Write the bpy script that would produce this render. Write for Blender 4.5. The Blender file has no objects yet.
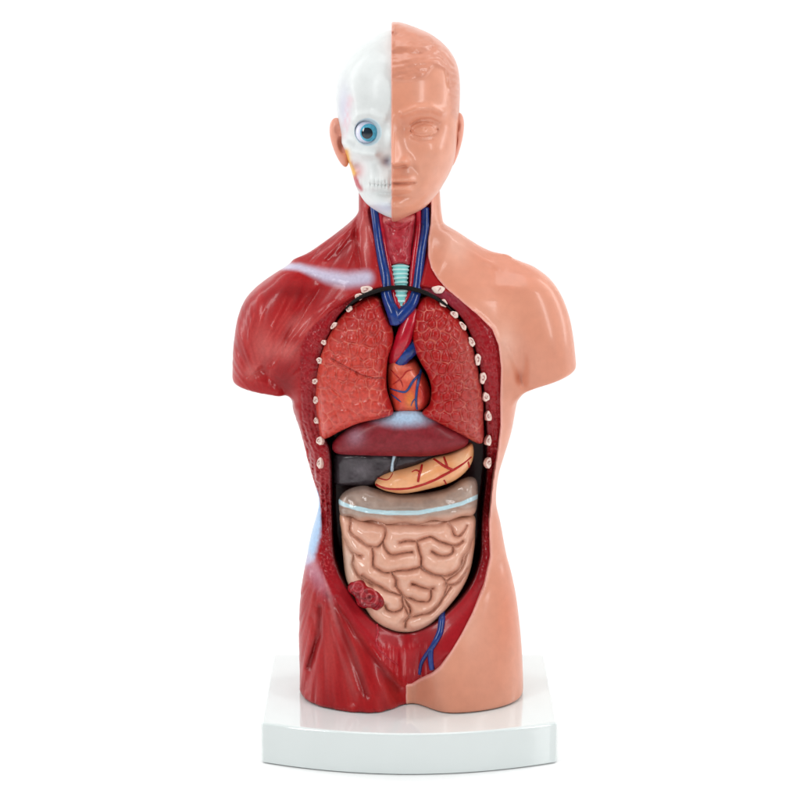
import bpy, math, random
import numpy as np
from mathutils import Vector, Matrix
from mathutils.bvhtree import BVHTree

S = 0.0004            # metres per modelling unit (one unit is one millimetre of a 2.5:1 drawing)
rng = np.random.default_rng(7)
random.seed(7)

# ------------------------------------------------------------------ camera
CAM = np.array([0.0, -2280.0, 760.0])
AIM = math.atan2(760.0 - 300.0, 2280.0)
FPX = math.hypot(2280.0, 460.0)
scene = bpy.context.scene
cd = bpy.data.cameras.new('camera')
cam = bpy.data.objects.new('camera', cd)
scene.collection.objects.link(cam)
cam.location = CAM * S
cam.rotation_euler = (math.pi / 2 - AIM, 0, 0)
cd.sensor_width = 36
cd.lens = 36 * FPX / 800
cd.clip_start = 0.01
cd.clip_end = 100
scene.camera = cam

# ------------------------------------------------------------------ studio light
scene.view_settings.view_transform = 'Standard'
scene.view_settings.look = 'None'
scene.view_settings.exposure = 0
scene.view_settings.gamma = 1
w = bpy.data.worlds.new('World')
scene.world = w
w.use_nodes = True
nt = w.node_tree
nt.nodes.clear()
wo = nt.nodes.new('ShaderNodeOutputWorld')
bg = nt.nodes.new('ShaderNodeBackground')
tc = nt.nodes.new('ShaderNodeTexCoord')
sx = nt.nodes.new('ShaderNodeSeparateXYZ')
mr = nt.nodes.new('ShaderNodeMapRange')      # white sweep behind, dimmer room on the photographer's side
nt.links.new(tc.outputs['Generated'], sx.inputs[0])
nt.links.new(sx.outputs['Y'], mr.inputs['Value'])
mr.inputs['From Min'].default_value = -0.6
mr.inputs['From Max'].default_value = 0.25
mr.inputs['To Min'].default_value = 0.14
mr.inputs['To Max'].default_value = 1.05
bg.inputs['Color'].default_value = (1, 1, 1, 1)
nt.links.new(mr.outputs[0], bg.inputs['Strength'])
nt.links.new(bg.outputs[0], wo.inputs['Surface'])


def area(name, loc, target, sx_, sy_, power):
    l = bpy.data.lights.new(name, 'AREA')
    l.shape = 'RECTANGLE'
    l.size = sx_
    l.size_y = sy_
    l.energy = power
    o = bpy.data.objects.new(name, l)
    scene.collection.objects.link(o)
    o.location = loc
    d = Vector(target) - Vector(loc)
    o.rotation_euler = d.to_track_quat('-Z', 'Y').to_euler()
    return o


area('softbox_key', (-0.55, -0.62, 0.62), (0, 0, 0.14), 0.16, 0.5, 3.5)
area('softbox_fill', (0.62, -0.50, 0.45), (0, 0, 0.14), 0.13, 0.55, 2.5)
area('softbox_top', (0.0, -0.1, 0.95), (0, 0, 0.1), 0.5, 0.4, 2.1)
area('backdrop_light', (-0.75, 0.35, 0.55), (0.1, 1.0, 0.15), 0.3, 0.9, 4.0)
area('backdrop_light', (0.75, 0.35, 0.55), (-0.1, 1.0, 0.15), 0.3, 0.9, 4.0)

# ------------------------------------------------------------------ measuring helpers


def U(px, py, y):
    """point of the vertical plane Y=y seen at drawing position px,py -> x, z"""
    px = np.asarray(px, float)
    py = np.asarray(py, float)
    u = (px - 400) / FPX
    v = (400 - py) / FPX
    dy = math.cos(AIM) + v * math.sin(AIM)
    dz = -math.sin(AIM) + v * math.cos(AIM)
    t = (y - CAM[1]) / dy
    return CAM[0] + u * t, CAM[2] + dz * t


def proj(x, y, z):
    dy = y - CAM[1]
    dz = z - CAM[2]
    fw = dy * math.cos(AIM) - dz * math.sin(AIM)
    up = dy * math.sin(AIM) + dz * math.cos(AIM)
    return 400 + FPX * (x - CAM[0]) / fw, 400 - FPX * up / fw


def lin(r, g, b):
    c = np.array([r, g, b], float) / 255
    return np.where(c <= 0.04045, c / 12.92, ((c + 0.055) / 1.055) ** 2.4)


def zoom(pts, ox, oy, k):
    return [(ox + a / k, oy + b / k) for a, b in pts]


def sstep(a, b, v):
    t = np.clip((v - a) / (b - a), 0, 1)
    return t * t * (3 - 2 * t)


def smin(a, b, k):
    h = np.clip(0.5 + 0.5 * (b - a) / k, 0, 1)
    return b + (a - b) * h - k * h * (1 - h)


def smax(a, b, k):
    return -smin(-a, -b, k)


def gauss(x, y, cx, cy, sx_, sy_):
    return np.exp(-((x - cx) / sx_) ** 2 - ((y - cy) / sy_) ** 2)


def polydist(X, Z, poly, closed=True):
    """signed distance to a polygon (negative inside); plain distance for an open line"""
    P = np.asarray(poly, float)
    n = len(P)
    d = np.full(np.broadcast(X, Z).shape, 1e9)
    ins = np.zeros(d.shape, bool)
    for i in range(n if closed else n - 1):
        a = P[i]
        b = P[(i + 1) % n]
        e = b - a
        wx = X - a[0]
        wz = Z - a[1]
        t = np.clip((wx * e[0] + wz * e[1]) / max(e @ e, 1e-9), 0, 1)
        d = np.minimum(d, (wx - e[0] * t) ** 2 + (wz - e[1] * t) ** 2)
        if closed:
            c = (a[1] > Z) != (b[1] > Z)
            den = b[1] - a[1] if abs(b[1] - a[1]) > 1e-9 else 1e-9
            ins ^= c & (X < (b[0] - a[0]) * (Z - a[1]) / den + a[0])
    d = np.sqrt(d)
    return np.where(ins, -d, d) if closed else d


def smooth_line(pts, n=6, closed=False):
    P = [np.asarray(p, float) for p in pts]
    m = len(P)
    out = []
    rngi = range(m if closed else m - 1)
    for i in rngi:
        if closed:
            p0, p1, p2, p3 = P[(i - 1) % m], P[i], P[(i + 1) % m], P[(i + 2) % m]
        else:
            p0, p1, p2, p3 = P[max(i - 1, 0)], P[i], P[i + 1], P[min(i + 2, m - 1)]
        for k in range(n):
            t = k / n
            out.append(0.5 * ((2 * p1) + (-p0 + p2) * t + (2 * p0 - 5 * p1 + 4 * p2 - p3) * t * t + (-p0 + 3 * p1 - 3 * p2 + p3) * t ** 3))
    if not closed:
        out.append(P[-1])
    return np.array(out)


_lat = rng.random((64, 64, 64)).astype(np.float32)


def vnoise(x, y, z=0.0):
    x, y, z = np.broadcast_arrays(np.asarray(x, float), np.asarray(y, float), np.asarray(z, float))
    xi, yi, zi = np.floor(x).astype(int), np.floor(y).astype(int), np.floor(z).astype(int)
    fx, fy, fz = x - xi, y - yi, z - zi
    fx = fx * fx * (3 - 2 * fx)
    fy = fy * fy * (3 - 2 * fy)
    fz = fz * fz * (3 - 2 * fz)
    r = 0
    for a in (0, 1):
        for b in (0, 1):
            for c in (0, 1):
                wgt = (fx if a else 1 - fx) * (fy if b else 1 - fy) * (fz if c else 1 - fz)
                r = r + wgt * _lat[(xi + a) & 63, (yi + b) & 63, (zi + c) & 63]
    return r * 2 - 1


def fbm(x, y, z=0.0, o=3):
    r = 0
    a = 1.0
    for i in range(o):
        r = r + a * vnoise(x * 2 ** i + 17 * i, y * 2 ** i + 5 * i, z * 2 ** i)
        a *= 0.5
    return r / 1.75


def voronoi(X, Z, cell, jit=0.42, seed=3):
    """distance-to-border of jittered cells: small on the borders"""
    r = np.random.default_rng(seed)
    J = r.random((128, 128, 2))
    u = X / cell
    v = Z / cell * 0.9
    ui, vi = np.floor(u).astype(int), np.floor(v).astype(int)
    f1 = np.full(X.shape, 9.0)
    f2 = np.full(X.shape, 9.0)
    for a in (-2, -1, 0, 1, 2):
        for b in (-2, -1, 0, 1, 2):
            cu, cv = ui + a, vi + b
            j = J[cu & 127, cv & 127]
            du = cu + 0.5 + (j[..., 0] - 0.5) * 2 * jit + 0.5 * (cv & 1) - u
            dv = cv + 0.5 + (j[..., 1] - 0.5) * 2 * jit - v
            d = np.sqrt(du * du + dv * dv)
            f2 = np.where(d < f1, f1, np.minimum(f2, d))
            f1 = np.minimum(f1, d)
    return f2 - f1, f1


# ------------------------------------------------------------------ surface nets
def grid(x0, x1, y0, y1, z0, z1, h):
    return (np.arange(x0, x1, h, dtype=np.float32)[:, None, None],
            np.arange(y0, y1, h, dtype=np.float32)[None, :, None],
            np.arange(z0, z1, h, dtype=np.float32)[None, None, :])


def surfnet(F, org, h):
    F = F.astype(np.float32)
    big = 5.0
    for ax in range(3):                       # close the solid at the edge of its box
        sl = [slice(None)] * 3
        for e in (0, -1):
            sl[ax] = e
            F[tuple(sl)] = np.maximum(F[tuple(sl)], big)
    ins = F < 0
    n = np.array(F.shape) - 1
    cnt = np.zeros(n, np.int8)
    for a in (0, 1):
        for b in (0, 1):
            for c in (0, 1):
                cnt += ins[a:a + n[0], b:b + n[1], c:c + n[2]]
    act = np.argwhere((cnt > 0) & (cnt < 8))
    idx = np.full(n, -1, np.int32)
    idx[act[:, 0], act[:, 1], act[:, 2]] = np.arange(len(act))
    C = np.array([(a, b, c) for a in (0, 1) for b in (0, 1) for c in (0, 1)])
    val = np.stack([F[act[:, 0] + a, act[:, 1] + b, act[:, 2] + c] for a, b, c in C], 1)
    s = np.zeros((len(act), 3))
    m = np.zeros(len(act))
    for i in range(8):
        for j in range(i + 1, 8):
            if abs(C[i] - C[j]).sum() == 1:
                cr = (val[:, i] < 0) != (val[:, j] < 0)
                t = np.where(cr, val[:, i] / np.where(cr, val[:, i] - val[:, j], 1), 0)
                s += np.where(cr[:, None], C[i] + t[:, None] * (C[j] - C[i]), 0)
                m += cr
    V = (act + s / m[:, None]) * h + np.array(org)
    quads = []
    for ax in range(3):
        o = [1 if k != ax else 0 for k in range(3)]
        a1, a2 = (ax + 1) % 3, (ax + 2) % 3
        lo = ins[o[0]:n[0] if ax != 0 else n[0], o[1]:n[1], o[2]:n[2]]
        sh = [0, 0, 0]
        sh[ax] = 1
        hi = ins[o[0] + sh[0]:n[0] + sh[0], o[1] + sh[1]:n[1] + sh[1], o[2] + sh[2]:n[2] + sh[2]]
        e = np.argwhere(lo != hi)
        flip = lo[e[:, 0], e[:, 1], e[:, 2]]
        e = e + np.array(o)
        d1 = np.zeros(3, int)
        d1[a1] = 1
        d2 = np.zeros(3, int)
        d2[a2] = 1
        g = lambda q: idx[q[:, 0], q[:, 1], q[:, 2]]
        q = np.stack([g(e - d1 - d2), g(e - d2), g(e), g(e - d1)], 1)
        q[~flip] = q[~flip][:, ::-1]
        quads.append(q)
    Q = np.concatenate(quads)
    Q = Q[(Q >= 0).all(1)]
    return V, Q


def relax(V, Q, it=1, f=0.5):
    """gentle tangential smoothing so that voxel steps vanish"""
    for _ in range(it):
        s = np.zeros_like(V)
        c = np.zeros(len(V))
        for k in range(4):
            a, b = Q[:, k], Q[:, (k + 1) % 4]
            for p, q in ((a, b), (b, a)):
                for j in range(3):
                    s[:, j] += np.bincount(p, V[q, j], len(V))
                c += np.bincount(p, minlength=len(V))
        V = V + f * (s / np.maximum(c, 1)[:, None] - V)
    return V


def vnormals(V, Q):
    n = np.cross(V[Q[:, 2]] - V[Q[:, 0]], V[Q[:, 3]] - V[Q[:, 1]])
    r = np.zeros_like(V)
    for k in range(4):
        for j in range(3):
            r[:, j] += np.bincount(Q[:, k], n[:, j], len(V))
    return r / np.maximum(np.linalg.norm(r, axis=1), 1e-9)[:, None]


# ------------------------------------------------------------------ linking
root = bpy.data.objects.new('anatomical_torso_model', None)
scene.collection.objects.link(root)
root.empty_display_size = 0.02
root['label'] = 'plastic half skinned human torso model with open chest and organs on white stand'
root['category'] = 'anatomical model'


def make(name, V, faces, mat, parent=root, col=None, label=None, smooth=True):
    me = bpy.data.meshes.new(name)
    V = np.asarray(V, float) * S
    if isinstance(faces, np.ndarray):
        k = faces.shape[1]
        me.vertices.add(len(V))
        me.vertices.foreach_set('co', V.ravel())
        me.loops.add(faces.size)
        me.loops.foreach_set('vertex_index', faces.ravel().astype(np.int32))
        me.polygons.add(len(faces))
        me.polygons.foreach_set('loop_start', np.arange(0, faces.size, k, dtype=np.int32))
        me.polygons.foreach_set('loop_total', np.full(len(faces), k, dtype=np.int32))
        me.update(calc_edges=True)
    else:
        me.from_pydata([tuple(v) for v in V], [], faces)
    me.validate()
    if smooth:
        me.polygons.foreach_set('use_smooth', np.ones(len(me.polygons), bool))
    if col is not None:
        at = me.attributes.new('paint', 'FLOAT_COLOR', 'POINT')
        c4 = np.ones((len(V), 4), np.float32)
        c4[:, :3] = np.clip(col, 0, 1)
        at.data.foreach_set('color', c4.ravel())
    me.materials.append(mat)
    me.update()
    o = bpy.data.objects.new(name, me)
    scene.collection.objects.link(o)
    if parent is not None:
        o.parent = parent
    if label:
        o['label'] = label
    return o


def bvh(V, Q):
    return BVHTree.FromPolygons([tuple(v) for v in V], [tuple(int(i) for i in q) for q in Q])


def hit(tree, px, py):
    u = (px - 400) / FPX
    v = (400 - py) / FPX
    d = Vector((u, math.cos(AIM) + v * math.sin(AIM), -math.sin(AIM) + v * math.cos(AIM))).normalized()
    loc, nrm, i, dist = tree.ray_cast(Vector(CAM), d)
    if loc is None:
        return None, None
    if nrm.dot(d) > 0:
        nrm = -nrm
    return np.array(loc), np.array(nrm)


# ------------------------------------------------------------------ materials
def mat(name, color=None, rough=0.35, coat=0.3, noise=0.0, nscale=900, bump=0.0, bscale=1500, spec=0.3, coat_rough=0.12, sss=0.0):
    m = bpy.data.materials.new(name)
    m.use_nodes = True
    n = m.node_tree
    b = n.nodes['Principled BSDF']
    b.inputs['Roughness'].default_value = rough
    b.inputs['Coat Weight'].default_value = coat
    b.inputs['Coat Roughness'].default_value = coat_rough
    b.inputs['Specular IOR Level'].default_value = spec
    if sss:
        b.inputs['Subsurface Weight'].default_value = sss
        b.inputs['Subsurface Radius'].default_value = (1, .5, .3)
        b.inputs['Subsurface Scale'].default_value = 0.0015
    tcn = n.nodes.new('ShaderNodeTexCoord')
    if color is None:
        src = n.nodes.new('ShaderNodeAttribute')
        src.attribute_name = 'paint'
        cout = src.outputs['Color']
    else:
        src = n.nodes.new('ShaderNodeRGB')
        src.outputs[0].default_value = (*color, 1)
        cout = src.outputs[0]
    if noise:
        tx = n.nodes.new('ShaderNodeTexNoise')
        tx.inputs['Scale'].default_value = nscale
        tx.inputs['Detail'].default_value = 4
        n.links.new(tcn.outputs['Object'], tx.inputs['Vector'])
        rg = n.nodes.new('ShaderNodeMapRange')
        rg.inputs['From Min'].default_value = 0.3
        rg.inputs['From Max'].default_value = 0.7
        rg.inputs['To Min'].default_value = 1 - noise
        rg.inputs['To Max'].default_value = 1 + noise
        n.links.new(tx.outputs['Fac'], rg.inputs['Value'])
        vm = n.nodes.new('ShaderNodeVectorMath')
        vm.operation = 'SCALE'
        n.links.new(cout, vm.inputs[0])
        n.links.new(rg.outputs[0], vm.inputs['Scale'])
        cout = vm.outputs[0]
    n.links.new(cout, b.inputs['Base Color'])
    if bump:
        bx = n.nodes.new('ShaderNodeTexNoise')
        bx.inputs['Scale'].default_value = bscale
        bx.inputs['Detail'].default_value = 3
        n.links.new(tcn.outputs['Object'], bx.inputs['Vector'])
        bn = n.nodes.new('ShaderNodeBump')
        bn.inputs['Strength'].default_value = bump
        bn.inputs['Distance'].default_value = 0.0004
        n.links.new(bx.outputs['Fac'], bn.inputs['Height'])
        n.links.new(bn.outputs[0], b.inputs['Normal'])
    return m


M_muscle = mat('painted_muscle', None, 0.36, 0.2, 0.08, 900, 0.10, 1000, spec=0.2)
M_skin = mat('painted_skin', None, 0.38, 0.32, 0.04, 240, 0.08, 420, coat_rough=0.15)
M_organ = mat('painted_organ', None, 0.34, 0.25, 0.12, 1000, 0.14, 1200)
M_smooth = mat('painted_plastic', None, 0.24, 0.5, 0.04, 700, 0.08, 900)
M_bone = mat('white_bone_plastic', None, 0.4, 0.2, 0.03, 300, 0.08, 500, coat_rough=0.22)
M_blue = mat('vein_blue', tuple(lin(14, 50, 122)), 0.3, 0.5, 0.3, 700, 0.1)
M_blue2 = mat('thin_vein_blue', tuple(lin(40, 62, 120)), 0.35, 0.3, 0.2, 700, 0.1)
M_red = mat('artery_red', tuple(lin(176, 12, 38)), 0.3, 0.5, 0.2, 700, 0.1)
M_red2 = mat('thin_artery_red', tuple(lin(170, 28, 24)), 0.4, 0.2, 0.2, 700, 0.1)
M_dia = mat('diaphragm_paint', None, 0.5, 0.06, 0.14, 900, 0.2, 1000)
M_teal = mat('trachea_teal', None, 0.4, 0.2, 0.05, 700)
M_gap = mat('gap_black', (0.004, 0.003, 0.003), 0.6, 0.0, 0, spec=0.2)  # black that stands in for the darkness of the gap
M_ridge = mat('pale_ridge', tuple(lin(214, 218, 224)), 0.4, 0.2)

# ------------------------------------------------------------------ floor and stand
M_floor = bpy.data.materials.new('white_table')
M_floor.use_nodes = True
fb = M_floor.node_tree.nodes['Principled BSDF']
fb.inputs['Base Color'].default_value = (0.93, 0.93, 0.93, 1)
fb.inputs['Roughness'].default_value = 0.22
fb.inputs['Specular IOR Level'].default_value = 0.5
BT = 41.5                    # thickness of the stand; its top is z = 0
prof_ = [(-9000, 0.0), (-2500, 0.0), (-600, 0.0), (300, 0.0), (1500, 0.0)] + [(1500 + 900 * math.sin(a), 900 - 900 * math.cos(a)) for a in np.linspace(0.1, math.pi / 2, 14)] + [(2400, 2200), (2400, 4200)]
Vs = [(x_, y_, z_ - BT - 0.6) for y_, z_ in prof_ for x_ in (-3600, 3600)]
fl = make('backdrop', Vs, [(2 * i, 2 * i + 1, 2 * i + 3, 2 * i + 2) for i in range(len(prof_) - 1)], M_floor, None)
fl['kind'] = 'structure'


def stand():
    cx = 9.3
    wf, D, bow = 145.3, 110.0, 33.0
    out = []
    for i in range(41):                      # bowed front edge
        t = -1 + 2 * i / 40
        out.append((cx + t * (wf - 2), -D - bow * (1 - t * t)))
    out += [(cx + wf, -D + 3), (cx + wf, D - 6), (cx + wf - 2, D - 2), (cx + wf - 6, D), (cx - wf + 6, D), (cx - wf + 2, D - 2), (cx - wf, D - 6), (cx - wf, -D + 3)]
    P = np.array(out)
    cen = np.array([cx, 0])
    V, Fc = [], []
    n = len(P)
    prof = []
    R = 3.0
    for k in range(5):
        a = k / 4 * math.pi / 2
        prof.append((R * (1 - math.sin(a)), -R * (1 - math.cos(a))))
    prof = [(p[0], p[1]) for p in prof]
    ring = [(R, 0.0)] + [(R * (1 - math.sin(k / 4 * math.pi / 2)), -R * (1 - math.cos(k / 4 * math.pi / 2))) for k in range(1, 5)] + [(0, -BT + 1.5), (0.6, -BT + .4), (1.6, -BT)]
    nrm = []
    for i in range(n):
        e = P[(i + 1) % n] - P[i - 1]
        nn = np.array([e[1], -e[0]])
        nn /= np.linalg.norm(nn)
        nrm.append(nn)
    for off, z in ring:
        for i in range(n):
            q = P[i] - nrm[i] * off
            V.append((q[0], q[1], z))
    for r in range(len(ring) - 1):
        for i in range(n):
            j = (i + 1) % n
            Fc.append((r * n + j, r * n + i, (r + 1) * n + i, (r + 1) * n + j))
    Fc.append(tuple(range(n)))
    Fc.append(tuple(reversed(range((len(ring) - 1) * n, len(ring) * n))))
    m = mat('white_stand_plastic', tuple(lin(221, 229, 228)), 0.08, 0.9, coat_rough=0.03, noise=0.01, nscale=60, bump=0.02, bscale=40)
    o = make('stand', V, Fc, m, root, label='white rectangular stand with bowed front edge')
    o.data.polygons[-1].use_smooth = False
    o.data.polygons[-2].use_smooth = False
    es = o.modifiers.new('wn', 'WEIGHTED_NORMAL')
    es.keep_sharp = False
    return o


stand()

# ------------------------------------------------------------------ outlines of the body (drawing positions)


def rows(tab):
    """py, left, right -> arrays over height (z ascending) of centre and half width"""
    T = np.array(tab, float)
    xl, z = U(T[:, 1], T[:, 0], 0.0)
    xr, _ = U(T[:, 2], T[:, 0], 0.0)
    o = np.argsort(z)
    return z[o], xl[o], xr[o]


def zrow(py):
    return float(U(400, py, 0.0)[1])


TR_L = [(180, 364), (190, 359), (205, 358.5), (214, 357.5), (224, 348.6), (238.5, 330), (251.7, 312), (263.5, 300), (275, 296), (300, 288), (340, 283), (380, 287), (397, 292), (410, 293.5),
        (427, 299.5), (450, 305.5), (470, 310.5), (485, 315), (500, 318.5), (512, 317.5), (535, 311), (560, 306), (590, 301), (620, 299.3), (660, 299.8), (690, 301), (700, 303), (720, 304)]
TR_R = [(180, 439), (206, 440.5), (218, 442), (225, 444.6), (233, 457.7), (245, 476), (253.5, 491.5), (260, 503), (268, 510), (280, 516), (300, 529), (340, 526), (375, 521), (392, 517.5), (400, 515), (430, 509.5),
        (455, 502), (475, 496.5), (500, 494.5), (522, 499), (549, 504), (575, 510.5), (600, 515), (640, 519), (680, 520.5), (700, 519), (720, 518)]


def interp_side(tab):
    T = np.array(tab, float)
    x, z = U(T[:, 1], T[:, 0], 0.0)
    P = smooth_line(np.stack([z, x], 1)[::-1], 6)
    o = np.argsort(P[:, 0])
    return lambda q: np.interp(q, P[o, 0], P[o, 1])


def interp_row(tab):
    T = np.array(tab, float)
    z = np.array([zrow(p) for p in T[:, 0]])
    P = smooth_line(np.stack([z, T[:, 1]], 1)[::-1], 6)
    o = np.argsort(P[:, 0])
    return lambda q: np.interp(q, P[o, 0], P[o, 1])


trL, trR = interp_side(TR_L), interp_side(TR_R)
trB = interp_row([(180, 33), (210, 35), (235, 37), (255, 42), (275, 50), (300, 59), (340, 66), (390, 68), (430, 65), (470, 60), (500, 58), (540, 61), (590, 67), (640, 73), (685, 79), (720, 80)])
trY = interp_row([(180, 10), (210, 8), (240, 8), (270, 7), (300, 5), (340, 3), (400, 2), (500, 2), (580, 2), (640, -4), (690, -10), (720, -11)])
trP = interp_row([(180, 2.0), (215, 2.0), (240, 1.75), (262, 1.8), (290, 2.2), (340, 2.5), (450, 2.4), (600, 2.5), (720, 2.5)])


def trunk_par(z):
    l, r = trL(z), trR(z)
    return (l + r) / 2, (r - l) / 2, trY(z), trB(z), trP(z)


def legfac(x, z, xc):
    k = 0.42 * sstep(130, 0, z)
    return 1 - k * np.exp(-((x - xc - 1) / 23) ** 2)


def trunk_front(x, z):
    """y of the front of the trunk"""
    xc, a, yc, b, p = trunk_par(z)
    u = np.clip(np.abs((x - xc) / a), 0, 0.995)
    return yc - b * legfac(x, z, xc) * (1 - u ** p) ** (1 / p)


def loft(X, Y, Z, xc, a, yc, b, p, front=None):
    """superellipse row loft"""
    A = np.abs((X - xc) / a) ** p
    v = (Y - yc) / b
    if front is not None:
        v = np.where(v < 0, v / front, v)
    F = (A + np.abs(v) ** p) ** (1 / p) - 1
    return F * np.minimum(a, b)


def mapped(pts, y=None, n=5, closed=True, sm=True):
    """drawing outline -> x,z outline lying on the trunk's front (or on plane y)"""
    P = smooth_line(pts, n, closed) if sm else np.array(pts, float)
    if y is not None:
        x, z = U(P[:, 0], P[:, 1], y)
        return np.stack([x, z], 1)
    yy = np.full(len(P), -50.0)
    for _ in range(4):
        x, z = U(P[:, 0], P[:, 1], yy)
        yy = trunk_front(x, z)
    return np.stack([x, z], 1)


CAV = [(400, 288), (380, 291), (362, 298), (348, 308), (337, 320), (327.5, 340), (321, 357), (318, 382), (318.5, 420), (324, 440), (329, 452), (331, 471), (331.5, 496), (333, 549), (337, 570), (345, 588), (360, 610),
       (379, 628), (405, 636.5), (431, 628), (447, 616), (463, 600), (474, 583), (481, 560), (482.5, 522), (486, 490), (487, 471), (487, 445), (484.5, 400), (480, 370), (472, 340), (460, 317.5), (440, 300), (420, 291.5)]
RIM_OUT = [(368, 292), (350, 300), (336, 308), (318, 321), (309, 331), (302, 345), (300, 360), (300.5, 379), (301, 395), (302, 420), (306, 445), (311, 470), (319, 500), (322, 536), (321, 556), (324, 575), (334, 598), (350, 622), (372, 648),
           (395, 676), (412, 684), (430, 676), (448, 660), (462, 640), (478, 612), (488, 583), (493, 556), (491, 522), (495, 490), (497, 470), (502, 430), (501, 400), (499, 345), (480, 316), (460, 300), (440, 290), (400, 288)]
SKIN = [(405.5, 760), (405.5, 700), (405.5, 685), (412, 684), (423, 677.5), (431, 674), (440, 667), (452, 650), (461, 635), (472, 614), (484, 585), (490, 557), (489, 523), (493, 480), (497, 455), (500.5, 425), (500, 400), (501, 368), (498.4, 345), (492, 329), (479, 316), (460, 300), (445, 287.5),
        (437, 278), (431, 268), (428, 256), (428, 240), (430, 225), (431, 212), (431, 180), (620, 180), (620, 760)]

H = 1.25
X, Y, Z = grid(-182, 190, -96, 86, -4, 560, H)
x2, z2 = X[:, 0, :], Z[:, 0, :]
xx2 = np.broadcast_to(x2, (X.shape[0], Z.shape[2])).astype(float)
zz2 = np.broadcast_to(z2, xx2.shape).astype(float)


def b3(a):
    return a[:, None, :].astype(np.float32)


xc, a_, yc, b_, p_ = trunk_par(Z[0, 0, :])
T_ = lambda q: q[None, None, :].astype(np.float32)
body = loft(X, Y, Z, T_(xc), T_(a_), T_(yc), T_(b_), T_(p_), b3(legfac(xx2, zz2, trL(zz2) / 2 + trR(zz2) / 2)))


def deltoid(tab, btab, cut):
    L = interp_side([(r[0], r[1]) for r in tab])
    R = interp_side([(r[0], r[2]) for r in tab])
    bf = interp_row(btab)
    z = Z[0, 0, :]
    zt = zrow(tab[0][0])
    l, r = L(z), R(z)
    F = loft(X, Y, Z, T_((l + r) / 2), T_((r - l) / 2), 4.0, T_(bf(z)), 2.15)
    F = smax(F, (Z - zt - 2) + 0 * F[:1, :1, :], 12)
    (ax, ay), (bx, by) = cut
    p0 = np.array(U(ax, ay, 0.0))
    p1 = np.array(U(bx, by, 0.0))
    e = (p1 - p0) / np.linalg.norm(p1 - p0)
    nrm = np.array([e[1], -e[0]])             # points down
    if nrm[1] > 0:
        nrm = -nrm
    return smax(F, (X - p0[0]) * nrm[0] + (Z - p0[1]) * nrm[1], 5)


DB = [(259, 3), (264, 11), (272, 24), (282, 33), (300, 40), (330, 45), (360, 44), (400, 40)]
dl = deltoid([(264, 293, 303), (268, 287, 308), (276, 272.5, 312), (287, 257, 314), (300, 245, 314), (316, 238.2, 312), (337, 234.2, 310), (358, 232.6, 305), (376, 232.4, 300), (392, 234, 297), (402, 236, 296)], DB, ((233, 382), (291, 392.5)))
dr = deltoid([(259, 502, 510), (263, 500, 521), (268, 498, 534), (279, 494, 549.2), (295, 493, 560.5), (316, 494, 568.5), (337, 498, 572.5), (358, 504, 574.8), (376, 510, 576), (392, 514, 576)], DB, ((519, 385), (575, 367.5)))
body = smin(body, dl, 16)
body = smin(body, dr, 16)
del dl, dr
body = smax(body, -(Z - 0.3) + 0 * body[:1, :1, :], 4)
body = smax(body, (Z - zrow(166)) + 0 * body[:1, :1, :], 3)
front_w = sstep(12, -14, Y)

PX, PY = proj(xx2, trunk_front(xx2, zz2), zz2)          # drawing position of the front surface


def stri(P, Q_, freq, seed, ang=0.0, rf=0.02):
    """fibres fanning from a focus"""
    th = np.arctan2(Q_[1] - P[1], Q_[0] - P[0])
    r = np.hypot(Q_[1] - P[1], Q_[0] - P[0])
    return vnoise(th * freq, r * rf, seed) * 0.65 + vnoise(th * freq * 2.3, r * rf, seed + 9.0) * 0.35


THIGH = [[(328, 596), (337, 618), (350, 650), (366, 696)], [(320, 608), (319, 637), (309, 668)], [(338, 606), (356, 634), (378, 664), (398, 690)]]
FIBRES = [zoom(q, 220, 190, 3.81) for q in ([(252, 405), (232, 450), (205, 500)], [(288, 398), (262, 440), (228, 500)], [(262, 465), (225, 515), (178, 585)], [(338, 395), (290, 455), (240, 520), (165, 640)],
          [(215, 480), (190, 540), (160, 590)], [(205, 640), (190, 690), (185, 745)], [(160, 640), (135, 680), (105, 715)], [(345, 440), (300, 490), (262, 560)], [(455, 455), (400, 480), (345, 520), (300, 560)],
          [(130, 470), (118, 520), (112, 580)], [(178, 430), (155, 490), (135, 560)], [(440, 420), (400, 440), (360, 470)])]


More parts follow.
